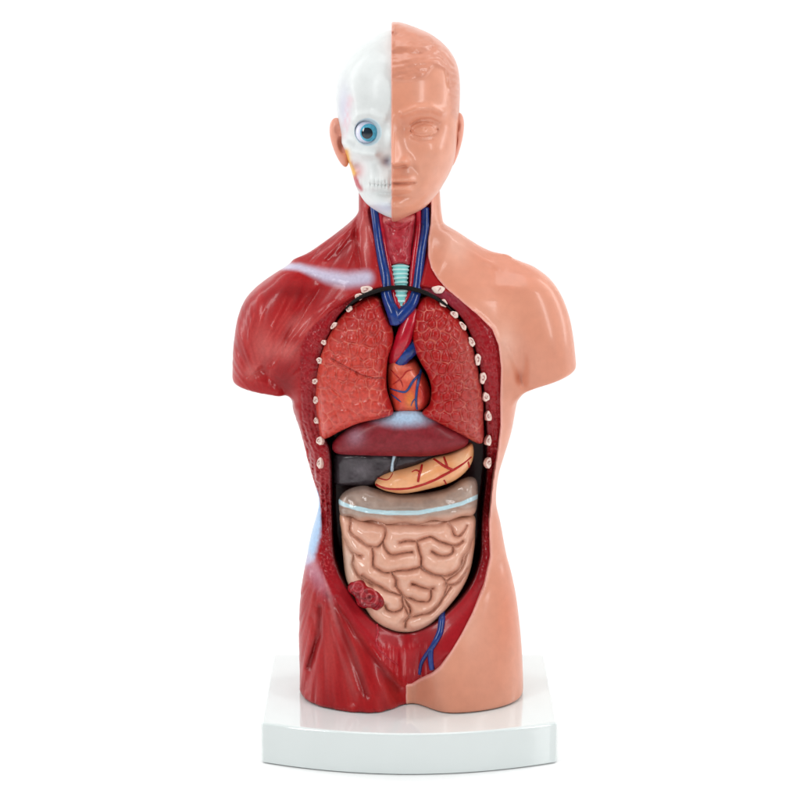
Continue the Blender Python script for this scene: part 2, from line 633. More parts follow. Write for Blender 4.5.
def muscle_relief(px, py):
    """relief (outwards) and lightness of the flayed side"""
    h = np.zeros(px.shape)
    li = np.zeros(px.shape)
    # deltoid: fibres run to its insertion low on the stub
    w_ = sstep(322, 296, px) * sstep(272, 290, py) * sstep(400, 380, py)
    f = stri((268, 402), (px, py), 15, 1.0)
    w_d = w_ * sstep(0, 1, (1.15 * (px - 240) + 0.0) / 60 * 0 + (py < 395) + 0.0)
    h += w_d * f * 0.6
    li += w_d * f * 0.5
    # pectoral fan from the armpit
    w_p = sstep(284, 300, px + (372 - py) * 0.25) * sstep(276, 292, py) * sstep(402, 372, py)
    f = stri((262, 385), (px, py), 15, 5.0)
    h += w_p * f * 0.6
    li += w_p * f * 0.45
    # groove between deltoid and pectoral
    dline = polydist(px, py, [(320, 290), (305, 312), (290, 333), (274, 355), (262, 366), (250, 372)], False)
    h -= 2.2 * np.exp(-(dline / 3.4) ** 2)
    dline = polydist(px, py, [(262, 366), (272, 372), (284, 384), (290, 400)], False)
    h -= 2.5 * np.exp(-(dline / 5) ** 2)
    # trapezius and scalenes
    w_t = sstep(280, 266, py - 0.1 * (px - 300)) * sstep(300, 320, px) * sstep(362, 352, px)
    f = stri((372, 200), (px, py), 26, 11.0)
    h += w_t * f * 1.0
    li += w_t * f * 0.5
    dline = polydist(px, py, [(357, 218), (356, 236), (358, 250), (361, 268)], False)
    h -= 3.0 * np.exp(-(dline / 2.6) ** 2) * (py < 276)
    dline = polydist(px, py, [(366, 212), (370, 235), (374, 252), (376, 268)], False)
    h -= 1.2 * np.exp(-(dline / 1.6) ** 2) * (py < 276)
    dline = polydist(px, py, [(328, 262), (338, 255), (348, 246), (356, 238)], False)
    h -= 2.6 * np.exp(-(dline / 5) ** 2)
    # collar bone
    dcl = polydist(px, py, [(276, 270), (299, 267), (325, 276), (346, 280.5), (369, 279)], False)
    h += 2.4 * np.exp(-(dcl / 6) ** 2)
    # thigh and hip
    for ln, dep, wd in ((THIGH[0], 2.6, 3.6), (THIGH[1], 2.0, 3.0), (THIGH[2], 2.6, 3.4)):
        h -= dep * np.exp(-(polydist(px, py, ln, False) / wd) ** 2)
    h += 1.6 * np.exp(-(polydist(px, py, [(322, 592), (331, 624), (343, 654), (357, 690)], False) / 4) ** 2)
    for ln in FIBRES:
        g_ = np.exp(-(polydist(px, py, ln, False) / .8) ** 2)
        h += .5 * g_
        li += .55 * g_
    for ln, dep, wd in (([(309, 560), (322, 590), (332, 630), (344, 672), (352, 702)], 1.6, 4.5),
                        ([(340, 600), (352, 628), (365, 655), (384, 680), (400, 690)], 1.8, 5),
                        ([(313, 618), (317, 640), (312, 665), (306, 690)], 1.2, 3)):
        h -= dep * np.exp(-(polydist(px, py, ln, False) / wd) ** 2)
    w_l = sstep(570, 600, py) * (px < 405)
    f = stri((322, 560), (px, py), 38, 21.0, rf=0.03)
    h += w_l * f * 0.55
    li += w_l * f * 0.4
    # oblique side
    w_o = sstep(395, 410, py) * sstep(520, 495, py) * (px < 330)
    f = vnoise(px * 0.16, py * 0.5, 3.0)
    h += w_o * f * 0.25
    return h, li


cavP = mapped(CAV)
rimP = mapped(RIM_OUT)
skinP = mapped(SKIN, n=4, sm=False)
skinP[0], skinP[-1] = (skinP[0][0], -40), (skinP[-1][0], -40)
dcav = polydist(xx2, zz2, cavP)
drim = polydist(xx2, zz2, rimP)
dskin = polydist(xx2, zz2, skinP)             # negative on the skin side
h_, _ = muscle_relief(PX, PY)
# rim band bevels down to the cavity; bumpy cut flesh
inrim = sstep(3, -2, drim)
vor, _ = voronoi(xx2, zz2, 4.2, 0.45, 5)
low = sstep(560, 600, PY)
bev = inrim * (1.4 + 5.5 * sstep(18, 0, dcav) ** 1.5 + 3.0 * low * sstep(24, 2, dcav))
rough_ = inrim * (1 - low) * (0.55 * sstep(0.0, 0.35, vor) + 0.5 * vnoise(xx2 * .3, zz2 * .3, 2))
ridges = inrim * (1 - low) * 0.3 * np.sin(dcav * 1.35 + 1.2 * vnoise(xx2 * .08, zz2 * .08, 4))
pub = sstep(8, -6, np.abs(PX - 398) - 32) * sstep(640, 650, PY)
lipgro = 2.6 * np.exp(-(polydist(PX, PY, [(336, 600), (352, 624), (374, 650), (397, 678), (412, 685), (430, 675), (448, 659)], False) / 3.2) ** 2)
ribs_p = pub * 0.9 * vnoise(PX * 0.42, PY * 0.05, 8)
disp = h_ * (1 - inrim) * sstep(-2, 3, dskin) - bev + rough_ + ridges + ribs_p * inrim - lipgro
# neck: the bed of the vessels and the windpipe
neckP = mapped([(372, 205), (375, 240), (380, 270), (386, 292), (400, 296), (417, 292), (424, 270), (430, 240), (430, 205)])
dneck = polydist(xx2, zz2, neckP)
disp = disp - 7.0 * sstep(2, -3, dneck)
gro = np.abs(drim)
skin_rel = np.zeros(xx2.shape)
for cx, cy, sx_, sy_, k in ((458, 236, 9, 12, -2.0), (500, 285, 40, 6, 1.2), (470, 268, 20, 7, -1.0), (522, 360, 5, 22, -3.0), (508, 330, 12, 18, 1.6)):
    skin_rel += k * gauss(PX, PY, cx, cy, sx_, sy_)
for ln, dep, wd in (([(437, 272), (452, 240), (470, 250), (500, 268)], 1.0, 4), ([(500, 560), (478, 606), (455, 640)], -0.8, 6), ([(520, 378), (514, 360), (506, 345)], -1.5, 4)):
    skin_rel += dep * np.exp(-(polydist(PX, PY, ln, False) / wd) ** 2)
disp = disp + skin_rel * sstep(0, -3, dskin)
body = body - (b3(disp) * front_w)
cav = np.maximum(b3(dcav), Y - 30)
shell0 = body.copy()
body = smax(body, -cav, 3.0)
V, Q = surfnet(body, (X[0, 0, 0], Y[0, 0, 0], Z[0, 0, 0]), H)
V = relax(V, Q, 2, 0.4)
N = vnormals(V, Q)

px, py = proj(V[:, 0], V[:, 1], V[:, 2])
h2, li = muscle_relief(px, py)
fr = sstep(25, -5, V[:, 1])
RED, LITE, DARK = lin(164, 18, 24), lin(212, 82, 78), lin(98, 4, 10)


def mix(a, b, t):
    t = np.clip(np.asarray(t), 0, 1)[..., None]
    return a * (1 - t) + b * t


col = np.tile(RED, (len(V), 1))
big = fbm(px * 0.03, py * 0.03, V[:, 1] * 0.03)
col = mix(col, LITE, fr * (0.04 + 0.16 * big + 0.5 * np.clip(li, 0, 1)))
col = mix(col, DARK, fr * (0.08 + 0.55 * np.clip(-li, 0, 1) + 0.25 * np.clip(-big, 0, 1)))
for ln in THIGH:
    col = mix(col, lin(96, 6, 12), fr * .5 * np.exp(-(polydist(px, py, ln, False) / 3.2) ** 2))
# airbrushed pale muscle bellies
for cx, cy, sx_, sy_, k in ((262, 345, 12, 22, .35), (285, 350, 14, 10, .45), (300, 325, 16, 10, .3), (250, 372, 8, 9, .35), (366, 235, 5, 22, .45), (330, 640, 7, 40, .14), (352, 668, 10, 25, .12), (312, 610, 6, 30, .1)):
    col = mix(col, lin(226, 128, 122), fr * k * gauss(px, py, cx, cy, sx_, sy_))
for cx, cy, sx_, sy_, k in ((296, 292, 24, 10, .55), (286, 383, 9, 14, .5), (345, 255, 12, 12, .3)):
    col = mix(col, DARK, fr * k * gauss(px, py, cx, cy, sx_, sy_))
nz = fbm(px * .35, py * .35, 5)
PALE = lin(196, 200, 224)
dcl = polydist(px, py, [(280, 266), (299, 267), (325, 276), (346, 280), (366, 278)], False)
wcl = 3.0 + 3.6 * sstep(290, 345, px)
col = mix(col, PALE, fr * 0.8 * sstep(1.9, 0.2, dcl / wcl + 0.05 * nz))
dh = polydist(px, py, [(320, 498), (316, 515), (311, 536), (306, 556)], False)
col = mix(col, lin(168, 198, 230), fr * sstep(1.25, 0.55, dh / 9.5 + .12 * nz) * sstep(590, 560, py))
dh = polydist(px, py, [(307, 560), (318, 580), (330, 600)], False)
col = mix(col, lin(196, 150, 170), fr * 0.5 * sstep(1.3, 0.1, dh / 10 + .2 * nz) * sstep(612, 570, py))
dh = polydist(px, py, [(325, 575), (333, 612), (344, 650)], False)
col = mix(col, lin(224, 150, 150), fr * 0.25 * sstep(1.0, 0.1, dh / 3.6 + .3 * nz) * sstep(655, 610, py))
# rim
dr_ = polydist(V[:, 0], V[:, 2], rimP)
dc_ = polydist(V[:, 0], V[:, 2], cavP)
vor, _ = voronoi(V[:, 0], V[:, 2], 4.2, 0.45, 5)
lowv = sstep(560, 600, py)
rimc = mix(np.tile(lin(146, 12, 24), (len(V), 1)), lin(208, 84, 86), (1 - lowv) * (0.55 * sstep(.16, 0.0, vor)) * (0.5 + 0.5 * vnoise(V[:, 0] * .1, V[:, 2] * .1, 1)))
rimc = mix(rimc, lin(176, 32, 40), lowv * (0.45 + 0.5 * big))
rimc = mix(rimc, lin(176, 20, 30), sstep(8, -6, np.abs(px - 392) - 24) * sstep(640, 652, py))
rimc = mix(rimc, lin(222, 130, 130), .5 * sstep(8, -6, np.abs(px - 398) - 30) * sstep(640, 652, py) * sstep(.25, .75, vnoise(px * 0.9, py * .07, 9)))
rimc = mix(rimc, lin(98, 8, 18), .5 * sstep(6, 1, dc_) * (1 - lowv))
upr = sstep(318, 290, py) * (px > 425)
rimc = mix(rimc, lin(150, 62, 84), 0.55 * upr)
col = mix(col, rimc, sstep(0.8, -0.8, dr_) * fr)
# cavity interior: dark red painted hollow
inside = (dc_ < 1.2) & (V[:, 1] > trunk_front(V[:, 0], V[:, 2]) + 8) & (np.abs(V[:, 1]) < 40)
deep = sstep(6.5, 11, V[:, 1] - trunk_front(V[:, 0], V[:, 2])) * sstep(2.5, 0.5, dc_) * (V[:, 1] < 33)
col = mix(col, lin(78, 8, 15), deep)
# neck bed
dn = polydist(V[:, 0], V[:, 2], neckP)
col = mix(col, lin(165, 36, 48), sstep(1, -1, dn) * fr)
col = mix(col, lin(205, 110, 128), 0.6 * fr * np.exp(-((polydist(px, py, [(373, 213), (377, 240), (381, 262)], False)) / 1.6) ** 2))
col = mix(col, lin(24, 4, 6), fr * sstep(3, 0, polydist(px, py, [(391, 266.5), (411, 266.5), (409, 300), (395, 300)])))
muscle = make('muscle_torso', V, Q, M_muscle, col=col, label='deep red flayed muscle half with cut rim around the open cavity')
bodyV, bodyQ = V, Q

# skin half: a shell over the other side, its cut edge standing proud
smooth_body = shell0 + b3(disp - skin_rel * sstep(0, -3, dskin)) * front_w
sd = np.where(Y < 18, b3(dskin), 6.0 - X + 0 * b3(dskin))
lip = 1.2 * np.exp(-(dskin / 2.5) ** 2)
F = smax(smooth_body - b3(1.3 + lip) * (0.15 + 0.85 * front_w) - 0.1, sd, 1.2)
F = smax(F, -(Z - 0.25) + 0 * F[:1, :1, :], 3)
F = np.maximum(F, -(cav - 3.2))
F = np.maximum(F, -(smooth_body + 9) * 1.0)              # hollow underneath
i0 = int((-20 + 182) / H)
V, Q = surfnet(F[i0:], (X[i0, 0, 0], Y[0, 0, 0], Z[0, 0, 0]), H)
V = relax(V, Q, 2, 0.4)
px, py = proj(V[:, 0], V[:, 1], V[:, 2])
SK = lin(216, 148, 122)
col = np.tile(SK, (len(V), 1))
nz = fbm(V[:, 0] * .02, V[:, 2] * .02, V[:, 1] * .02)
col = mix(col, lin(206, 132, 106), 0.35 + 0.5 * nz)
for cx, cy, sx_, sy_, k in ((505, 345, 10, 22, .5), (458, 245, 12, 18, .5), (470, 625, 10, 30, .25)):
    col = mix(col, lin(236, 190, 172), k * gauss(px, py, cx, cy, sx_, sy_))  # pale patches put the lit areas of the skin into the colour
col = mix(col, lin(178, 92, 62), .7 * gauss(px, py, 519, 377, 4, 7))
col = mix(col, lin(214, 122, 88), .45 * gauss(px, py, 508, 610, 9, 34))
dsk = polydist(V[:, 0], V[:, 2], skinP)
col = mix(col, lin(232, 168, 156), 0.8 * sstep(-3, -0.5, dsk) * (V[:, 1] < 15))
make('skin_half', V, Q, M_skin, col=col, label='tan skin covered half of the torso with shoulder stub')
skinV, skinQ = V, Q
del F, body, smooth_body, shell0, cav
torso_tree = bvh(bodyV, bodyQ)

# ------------------------------------------------------------------ relief organs


def organ(name, outline, thick, edge, depth, h=0.8, front=None, relief=None, paint=None, material=M_organ, label=None, mid=None, parent=root, back=14, n=5, pad=5, it=1, follow=1.0, blur=8):
    """a closed pillow inside a traced outline.
    depth: how far the mid surface lies behind the trunk's front; thick: half thickness; edge: rounding radius"""
    P = np.array(smooth_line(outline, n, True))
    yy = np.full(len(P), -30.0)
    mids = mid or (lambda x, z: trunk_front(x, z) * follow + depth)
    for _ in range(4):
        x, z = U(P[:, 0], P[:, 1], yy)
        yy = mids(x, z)
    P2 = np.stack([x, z], 1)
    x0, z0 = P2.min(0) - pad
    x1, z1 = P2.max(0) + pad
    xs = np.arange(x0, x1, h)
    zs = np.arange(z0, z1, h)
    XX, ZZ = np.meshgrid(xs, zs, indexing='ij')
    d = -polydist(XX, ZZ, P2)
    ym = mids(XX, ZZ)
    q = np.clip(d / edge, -3, 1)
    T2 = np.maximum(1 - (1 - q) ** 2, -1.2)
    for _ in range(blur):
        T2[1:-1, 1:-1] = (T2[1:-1, 1:-1] * 2 + T2[:-2, 1:-1] + T2[2:, 1:-1] + T2[1:-1, :-2] + T2[1:-1, 2:]) / 6
    ppx, ppy = proj(XX, ym - thick * 0.6, ZZ)
    rel = relief(ppx, ppy, XX, ZZ, d) if relief else 0 * XX
    y0 = (ym - thick).min() - 10
    y1 = (ym + back).max() + 3
    ys = np.arange(y0, y1, h)
    YY = ys[None, :, None]
    v = YY - ym[:, None, :]
    b = np.where(v < 0, (thick + rel)[:, None, :], back)
    F = ((v / b) ** 2 - T2[:, None, :]) * thick * 0.5
    Vv, Qq = surfnet(F, (xs[0], ys[0], zs[0]), h)
    Vv = relax(Vv, Qq, it, 0.45)
    ppx, ppy = proj(Vv[:, 0], Vv[:, 1], Vv[:, 2])
    dd = -polydist(Vv[:, 0], Vv[:, 2], P2)
    c = paint(ppx, ppy, Vv[:, 0], Vv[:, 2], dd, Vv[:, 1])
    o = make(name, Vv, Qq, material, parent, col=c, label=label)
    return o, bvh(Vv, Qq), Vv, Qq


Z5 = lambda p: zoom(p, 300, 270, 4)
LL = Z5([(322, 108), (334, 140), (350, 180), (366, 220), (376, 262), (371, 300), (354, 345), (347, 400), (347, 470), (362, 525), (374, 573), (335, 590), (240, 611), (170, 640), (88, 676), (68, 612), (58, 540), (58, 455), (69, 370), (93, 292), (137, 213), (196, 150), (256, 111), (298, 100)])
RL = Z5([(478, 116), (458, 158), (452, 200), (447, 245), (456, 310), (482, 370), (511, 420), (525, 478), (517, 538), (487, 574), (560, 614), (640, 655), (728, 694), (735, 610), (734, 510), (715, 398), (693, 300), (650, 208), (580, 138), (524, 103)])


def lung_relief(seed, cell):
    def f(px, py, x, z, d):
        wx = x + 1.5 * vnoise(x * .12, z * .12, seed)
        wz = z + 1.5 * vnoise(x * .12, z * .12, seed + 5)
        v, f1 = voronoi(wx, wz, cell, 0.33, seed)
        r = 2.2 * sstep(0.0, 0.5, v) + 0.35 * vnoise(x * .5, z * .5, 3)
        r += -0.7 * f1
        if seed == 3:
            r *= 1 - 0.55 * sstep(378, 395, py)
            fis = polydist(px, py, [(331, 358), (345, 366), (360, 374), (373, 378), (386, 378)], False)
            r -= 1.8 * np.exp(-(fis / 1.1) ** 2)
            fis = polydist(px, py, [(325, 380), (340, 395), (353, 412), (362, 421)], False)
            r -= 0.9 * np.exp(-(fis / 0.8) ** 2)
        return r * sstep(0, 3, d)
    return f


def lung_paint(seed, cell):
    def f(px, py, x, z, d, y):
        wx = x + 1.5 * vnoise(x * .12, z * .12, seed)
        wz = z + 1.5 * vnoise(x * .12, z * .12, seed + 5)
        v, f1 = voronoi(wx, wz, cell, 0.33, seed)
        big = fbm(x * .03, z * .03, seed)
        if seed == 3:
            base = mix(np.tile(lin(166, 22, 22), (len(px), 1)), lin(200, 70, 58), sstep(300, 385, py) * sstep(392, 372, px) + .25 * big)
            base = mix(base, lin(180, 40, 34), sstep(352, 382, px) * sstep(420, 340, py) * .6)
        else:
            base = mix(np.tile(lin(168, 20, 20), (len(px), 1)), lin(176, 66, 60), sstep(440, 475, px) * sstep(310, 350, py) * .9 + .2 * big)
        lw = sstep(.13, .02, v) * (0.55 + 0.6 * vnoise(x * .16, z * .16, seed + 2))
        base = mix(base, lin(224, 128, 108), .62 * lw)
        base = mix(base, lin(120, 16, 18), .35 * np.clip(vnoise(x * .45, z * .45, 7), 0, 1))
        if seed == 3:
            fis = polydist(px, py, [(331, 358), (345, 366), (360, 374), (373, 378), (386, 378)], False)
            base = mix(base, lin(110, 16, 20), .7 * np.exp(-(fis / .7) ** 2))
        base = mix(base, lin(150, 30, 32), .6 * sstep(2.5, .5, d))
        return base
    return f


lungL = organ('lung', LL, 17, 17, 18, 0.75, relief=lung_relief(3, 10.0), paint=lung_paint(3, 10.0), label='salmon red lung on the flayed side with one long fissure')
lungR = organ('lung', RL, 17, 17, 18, 0.75, relief=lung_relief(11, 9.0), paint=lung_paint(11, 9.0), label='darker red lung on the skin side with cobbled surface')

Z6 = lambda p: zoom(p, 375, 280, 5.714)
HE = Z6([(88, 425), (130, 440), (190, 448), (228, 450), (262, 505), (295, 560), (316, 620), (318, 680), (290, 730), (240, 752), (180, 755), (115, 748), (92, 700), (74, 620), (68, 560), (72, 480)])


def heart_paint(px, py, x, z, d, y):
    c = np.tile(lin(206, 72, 54), (len(px), 1))
    n = fbm(x * .12, z * .12, 4)
    c = mix(c, lin(238, 140, 108), .7 * gauss(px, py, 396, 365, 9, 12) + .4 * gauss(px, py, 408, 372, 8, 8) + .4 * n)
    c = mix(c, lin(218, 130, 50), .8 * gauss(px, py, 410, 400, 5, 9))
    c = mix(c, lin(160, 30, 34), .8 * gauss(px, py, 425, 395, 5, 16) + .5 * gauss(px, py, 401, 373, 4, 3))
    return c


heart = organ('heart', HE, 17, 15, 30, 0.6, relief=lambda px, py, x, z, d: 1.6 * gauss(px, py, 423, 395, 5, 16) + 1.2 * gauss(px, py, 398, 375, 8, 14) - 1.2 * np.exp(-(polydist(px, py, [(420, 370), (417, 385), (416, 410)], False) / 1.6) ** 2),
              paint=heart_paint, label='orange red heart between the lungs')

Z7 = lambda p: zoom(p, 300, 470, 3.81)
Zg = lambda p: zoom(p, 310, 400, 4.21)
DI = Zg([(88, 205), (96, 175), (120, 150), (190, 100), (330, 55), (400, 40), (480, 50), (580, 95), (650, 130), (672, 165), (660, 195), (600, 218), (540, 232), (470, 238), (330, 236), (200, 232), (110, 226)])


def dia_paint(px, py, x, z, d, y):
    n = fbm(x * .2, z * .2, 4)
    c = mix(np.tile(lin(118, 12, 24), (len(px), 1)), lin(140, 34, 46), .4 + .5 * n)
    c = mix(c, lin(176, 150, 168), .45 * np.exp(-((px - 355 + 0 * py) / 9) ** 2 - ((py - 436) / 9) ** 2))
    c = mix(c, lin(170, 200, 226), sstep(1.3, .25, np.hypot((px - 404) / 36, (py - 414) / 14) + .06 * n))
    return c


organ('diaphragm', DI, 15, 19, 22, 0.75, relief=lambda px, py, x, z, d: 2.0 * gauss(px, py, 352, 440, 12, 12) + 1.2 * gauss(px, py, 440, 438, 20, 8) - 1.0 * gauss(px, py, 382, 444, 7, 12),
      paint=dia_paint, label='maroon diaphragm dome with pale blue crown', material=M_dia, blur=60)

LI = Zg([(100, 228), (100, 290), (104, 352), (180, 358), (240, 362), (290, 345), (330, 315), (400, 290), (470, 265), (540, 232), (520, 215), (300, 215), (150, 215)])
organ('liver', LI, 10, 7, 32, 0.8, relief=lambda px, py, x, z, d: 1.6 * fbm(x * .09, z * .09, 3) - 1.5 * np.exp(-(polydist(px, py, [(398, 455), (392, 470)], False) / 2) ** 2),
      paint=lambda px, py, x, z, d, y: mix(np.tile(lin(50, 42, 47), (len(px), 1)), lin(100, 92, 98), .35 * fbm(x * .1, z * .1, 6) + .1 + .4 * gauss(px, py, 362, 470, 10, 6)),
      label='dark charcoal grey lower lobe of the liver')
organ('liver_ligament', Zg([(350, 228), (362, 236), (354, 265), (352, 300), (338, 300), (342, 265)]), 3, 2.5, 21.5, 0.5, paint=lambda px, py, x, z, d, y: np.tile(lin(176, 200, 214), (len(px), 1)), back=4, label='thin pale blue strip on the grey liver')

ST = Zg([(272, 350), (290, 325), (335, 303), (400, 288), (460, 268), (520, 240), (590, 222), (650, 192), (680, 178), (690, 215), (680, 265), (645, 310), (590, 345), (500, 372), (400, 390), (335, 384), (290, 368)])


def st_paint(px, py, x, z, d, y):
    n = fbm(x * .1, z * .1, 2)
    c = mix(np.tile(lin(236, 176, 128), (len(px), 1)), lin(226, 140, 80), .35 + .5 * n)
    c = mix(c, lin(240, 196, 158), .6 * gauss(px, py, 462, 460, 9, 12) + .3 * gauss(px, py, 400, 484, 12, 4))
    return c


stom = organ('stomach', ST, 21, 14, 24, 0.7, relief=lambda px, py, x, z, d: 1.0 * vnoise(x * .12, z * .12, 1), paint=st_paint, material=M_smooth, label='peach orange stomach with branching red arteries')

CO = Z7([(148, 135), (150, 105), (180, 76), (240, 60), (290, 72), (350, 88), (450, 90), (550, 72), (610, 38), (650, 26), (674, 40), (678, 90), (672, 150), (655, 172), (610, 176), (560, 194), (505, 190), (450, 208), (395, 200), (330, 206), (275, 190), (230, 194), (195, 176), (155, 172)])


def co_relief(px, py, x, z, d):
    t = polydist(px, py, Z7([(140, 115), (200, 143), (330, 163), (450, 163), (560, 143), (680, 100)]), False)
    pl = np.sin(px * .19 + 1.3 * vnoise(px * .05, py * .05, 2))
    return 1.3 * np.exp(-(t / 2) ** 2) + 1.6 * pl * sstep(505, 498, py) + 1.2 * fbm(x * .09, z * .16, 5) - 1.8 * gauss(py, 0, 509, 0, 2, 9) + .5 * vnoise(x * .2, z * .2, 3)


def co_paint(px, py, x, z, d, y):
    n = fbm(x * .12, z * .12, 2)
    c = mix(np.tile(lin(150, 128, 116), (len(px), 1)), lin(176, 152, 138), .5 + .8 * n)
    c = mix(c, lin(208, 160, 138), .85 * sstep(0, 9, py - 513 - 2 * n + .0 * px + 9 * gauss(px, py * 0, 470, 0, 22, 1)))
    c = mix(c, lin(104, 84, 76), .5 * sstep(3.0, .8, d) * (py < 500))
    t = polydist(px, py, Z7([(140, 113), (160, 128), (200, 143), (265, 157), (330, 163), (450, 163), (560, 143), (620, 126), (680, 100)]), False)
    c = mix(c, lin(186, 216, 224), sstep(2.5, 1.7, t + .5 * n))
    return c


organ('colon', CO, 17, 13, 22, 0.75, relief=co_relief, paint=co_paint, material=M_smooth, label='grey brown transverse colon with light blue stripe')

IN = Z7([(157, 160), (158, 240), (163, 320), (172, 400), (190, 445), (235, 505), (275, 565), (335, 603), (400, 616), (460, 606), (515, 572), (560, 526), (612, 460), (648, 385), (664, 300), (668, 235), (660, 170), (560, 175), (400, 180), (260, 180)])
R1 = lambda p: zoom(p, 335, 510, 10.667)
R2 = lambda p: zoom(p, 405, 510, 10.667)
R3 = lambda p: zoom(p, 335, 565, 10.667)
R4 = lambda p: zoom(p, 400, 565, 10.667)
GROOVES = [
    R1([(160, 70), (180, 110), (168, 230), (260, 310), (350, 380), (450, 385), (505, 340), (525, 280), (530, 200), (500, 165), (430, 150), (340, 140), (260, 95), (190, 80)]),
    R1([(400, 390), (418, 480), (410, 590), (480, 645), (560, 660), (650, 640), (800, 628)]),
    R1([(515, 330), (545, 410), (600, 470), (690, 465), (760, 445), (830, 440)]),
    R1([(100, 330), (150, 420), (200, 465), (290, 490)]),
    R1([(200, 480), (200, 580), (240, 660), (290, 730), (400, 790)]),
    R1([(600, 655), (645, 720), (652, 800)]),
    R1([(690, 335), (740, 325), (800, 322), (850, 330)]),
    R2([(-20, 322), (110, 325), (140, 360), (160, 450), (180, 580), (240, 640), (300, 665), (420, 690), (520, 660), (590, 590), (620, 500), (690, 430), (735, 330)]),
    R2([(140, 320), (230, 290), (290, 280), (350, 320), (420, 345), (500, 370), (570, 360), (620, 320)]),
    R2([(280, 430), (340, 465), (420, 485), (490, 460), (510, 410), (500, 370)]),
    R2([(460, 150), (500, 190), (530, 260), (570, 275), (620, 230), (655, 170)]),
    R2([(-200, 150), (0, 160), (180, 170), (350, 160), (480, 110), (560, 80), (640, 60)]),
    R2([(-60, 640), (120, 620), (180, 590)]),
    R2([(660, 470), (620, 570), (560, 660), (450, 740), (430, 800)]),
    R3([(610, 90), (650, 140), (670, 240), (720, 310), (800, 345)]),
    R3([(720, 320), (720, 440), (640, 490), (560, 470), (540, 420)]),
    R3([(740, 600), (790, 540), (805, 470), (770, 400), (740, 350)]),
    R3([(280, 110), (430, 200), (560, 270), (640, 300), (700, 315)]),
    R4([(220, 20), (330, 85), (440, 110), (500, 190), (470, 300), (420, 400), (350, 480), (240, 520), (120, 545), (70, 590), (60, 650)]),
    R4([(130, 200), (250, 235), (360, 240)]),
    R4([(335, 250), (338, 330), (290, 380), (180, 385), (110, 350), (20, 330)]),
    R4([(500, 200), (590, 195), (660, 140), (720, 60)]),
    R4([(440, 360), (500, 290), (535, 220)]),
    R4([(120, 545), (70, 480), (30, 400), (20, 340)]),
]


def grooves_d(px, py):
    hh = np.full(px.shape, 99.0)
    for L in GROOVES:
        hh = np.minimum(hh, polydist(px, py, smooth_line(L, 3), False))
    return hh


def in_relief(px, py, x, z, d):
    qx = px + .9 * vnoise(px * .14, py * .14, 3)
    qy = py + .9 * vnoise(px * .14, py * .14, 8)
    g = grooves_d(qx, qy)
    t = np.clip(g / 9.0, 0, 1)
    return 9.0 * (t * (2 - t)) ** .72 - 6.0 + 1.0 * fbm(x * .09, z * .09, 1) - .4 * np.exp(-(g / .9) ** 2)


def in_paint(px, py, x, z, d, y):
    g = grooves_d(px + .9 * vnoise(px * .14, py * .14, 3), py + .9 * vnoise(px * .14, py * .14, 8))
    n = fbm(x * .08, z * .08, 2)
    c = mix(np.tile(lin(230, 182, 160), (len(px), 1)), lin(218, 162, 138), .5 + .6 * n)
    c = mix(c, lin(206, 186, 168), .6 * gauss(px, py, 348, 565, 7, 25))
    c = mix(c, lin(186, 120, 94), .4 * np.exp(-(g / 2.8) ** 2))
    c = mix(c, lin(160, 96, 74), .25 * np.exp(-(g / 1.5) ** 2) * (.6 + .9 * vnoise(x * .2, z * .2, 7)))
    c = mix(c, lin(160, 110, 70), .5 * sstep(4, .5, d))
    return c


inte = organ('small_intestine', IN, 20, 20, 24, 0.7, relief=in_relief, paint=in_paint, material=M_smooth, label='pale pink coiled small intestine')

CE = zoom([(213, 330), (212, 310), (235, 292), (265, 292), (285, 312), (325, 330), (347, 360), (340, 385), (318, 400), (290, 390), (270, 392), (245, 378), (235, 350)], 290, 500, 3.64)


def ce_paint(px, py, x, z, d, y):
    c = np.tile(lin(150, 6, 24), (len(px), 1))
    r = np.hypot(px - 369, (py - 597))
    c = mix(c, lin(230, 130, 130), .6 * np.exp(-((r - 2.6) / .8) ** 2) + .4 * np.exp(-((r - 8.0) / .9) ** 2))
    c = mix(c, lin(96, 6, 20), .6 * gauss(px, py, 369, 597, 1.5, 1.5) + .5 * (vnoise(x * .4, z * .4, 3) > .3))
    r = np.hypot(px - 358, (py - 587))
    c = mix(c, lin(214, 100, 110), .4 * np.exp(-((r - 5) / .8) ** 2))
    return c


organ('cecum', CE, 11, 6, 8, 0.5, relief=lambda px, py, x, z, d: -1.8 * gauss(px, py, 369, 597, 2.2, 2.2) + .8 * np.cos(np.hypot(px - 369, py - 597) * 1.3) + .8 * vnoise(x * .35, z * .35, 2),
      paint=ce_paint, back=8, label='dark red cut open cecum')

# ------------------------------------------------------------------ tubes


def tube_mesh(P, R, ns=12, flat=1.0):
    P = np.asarray(P, float)
    R = np.broadcast_to(np.asarray(R, float), (len(P),)).copy()
    V, Fc = [], []
    t = np.gradient(P, axis=0)
    t /= np.maximum(np.linalg.norm(t, axis=1), 1e-9)[:, None]
    up = np.array([0, -1.0, 0])
    for i in range(len(P)):
        a = np.cross(t[i], up)
        a /= max(np.linalg.norm(a), 1e-9)
        b = np.cross(a, t[i])
        for k in range(ns):
            th = 2 * math.pi * k / ns
            V.append(P[i] + R[i] * (math.cos(th) * a + flat * math.sin(th) * b))
    for i in range(len(P) - 1):
        for k in range(ns):
            j = (k + 1) % ns
            Fc.append((i * ns + k, i * ns + j, (i + 1) * ns + j, (i + 1) * ns + k))
    n = len(P)
    V.append(P[0] - t[0] * R[0] * .4)
    V.append(P[-1] + t[-1] * R[-1] * .4)
    for k in range(ns):
        j = (k + 1) % ns
        Fc.append((j, k, n * ns))
        Fc.append(((n - 1) * ns + k, (n - 1) * ns + j, n * ns + 1))
    return V, Fc


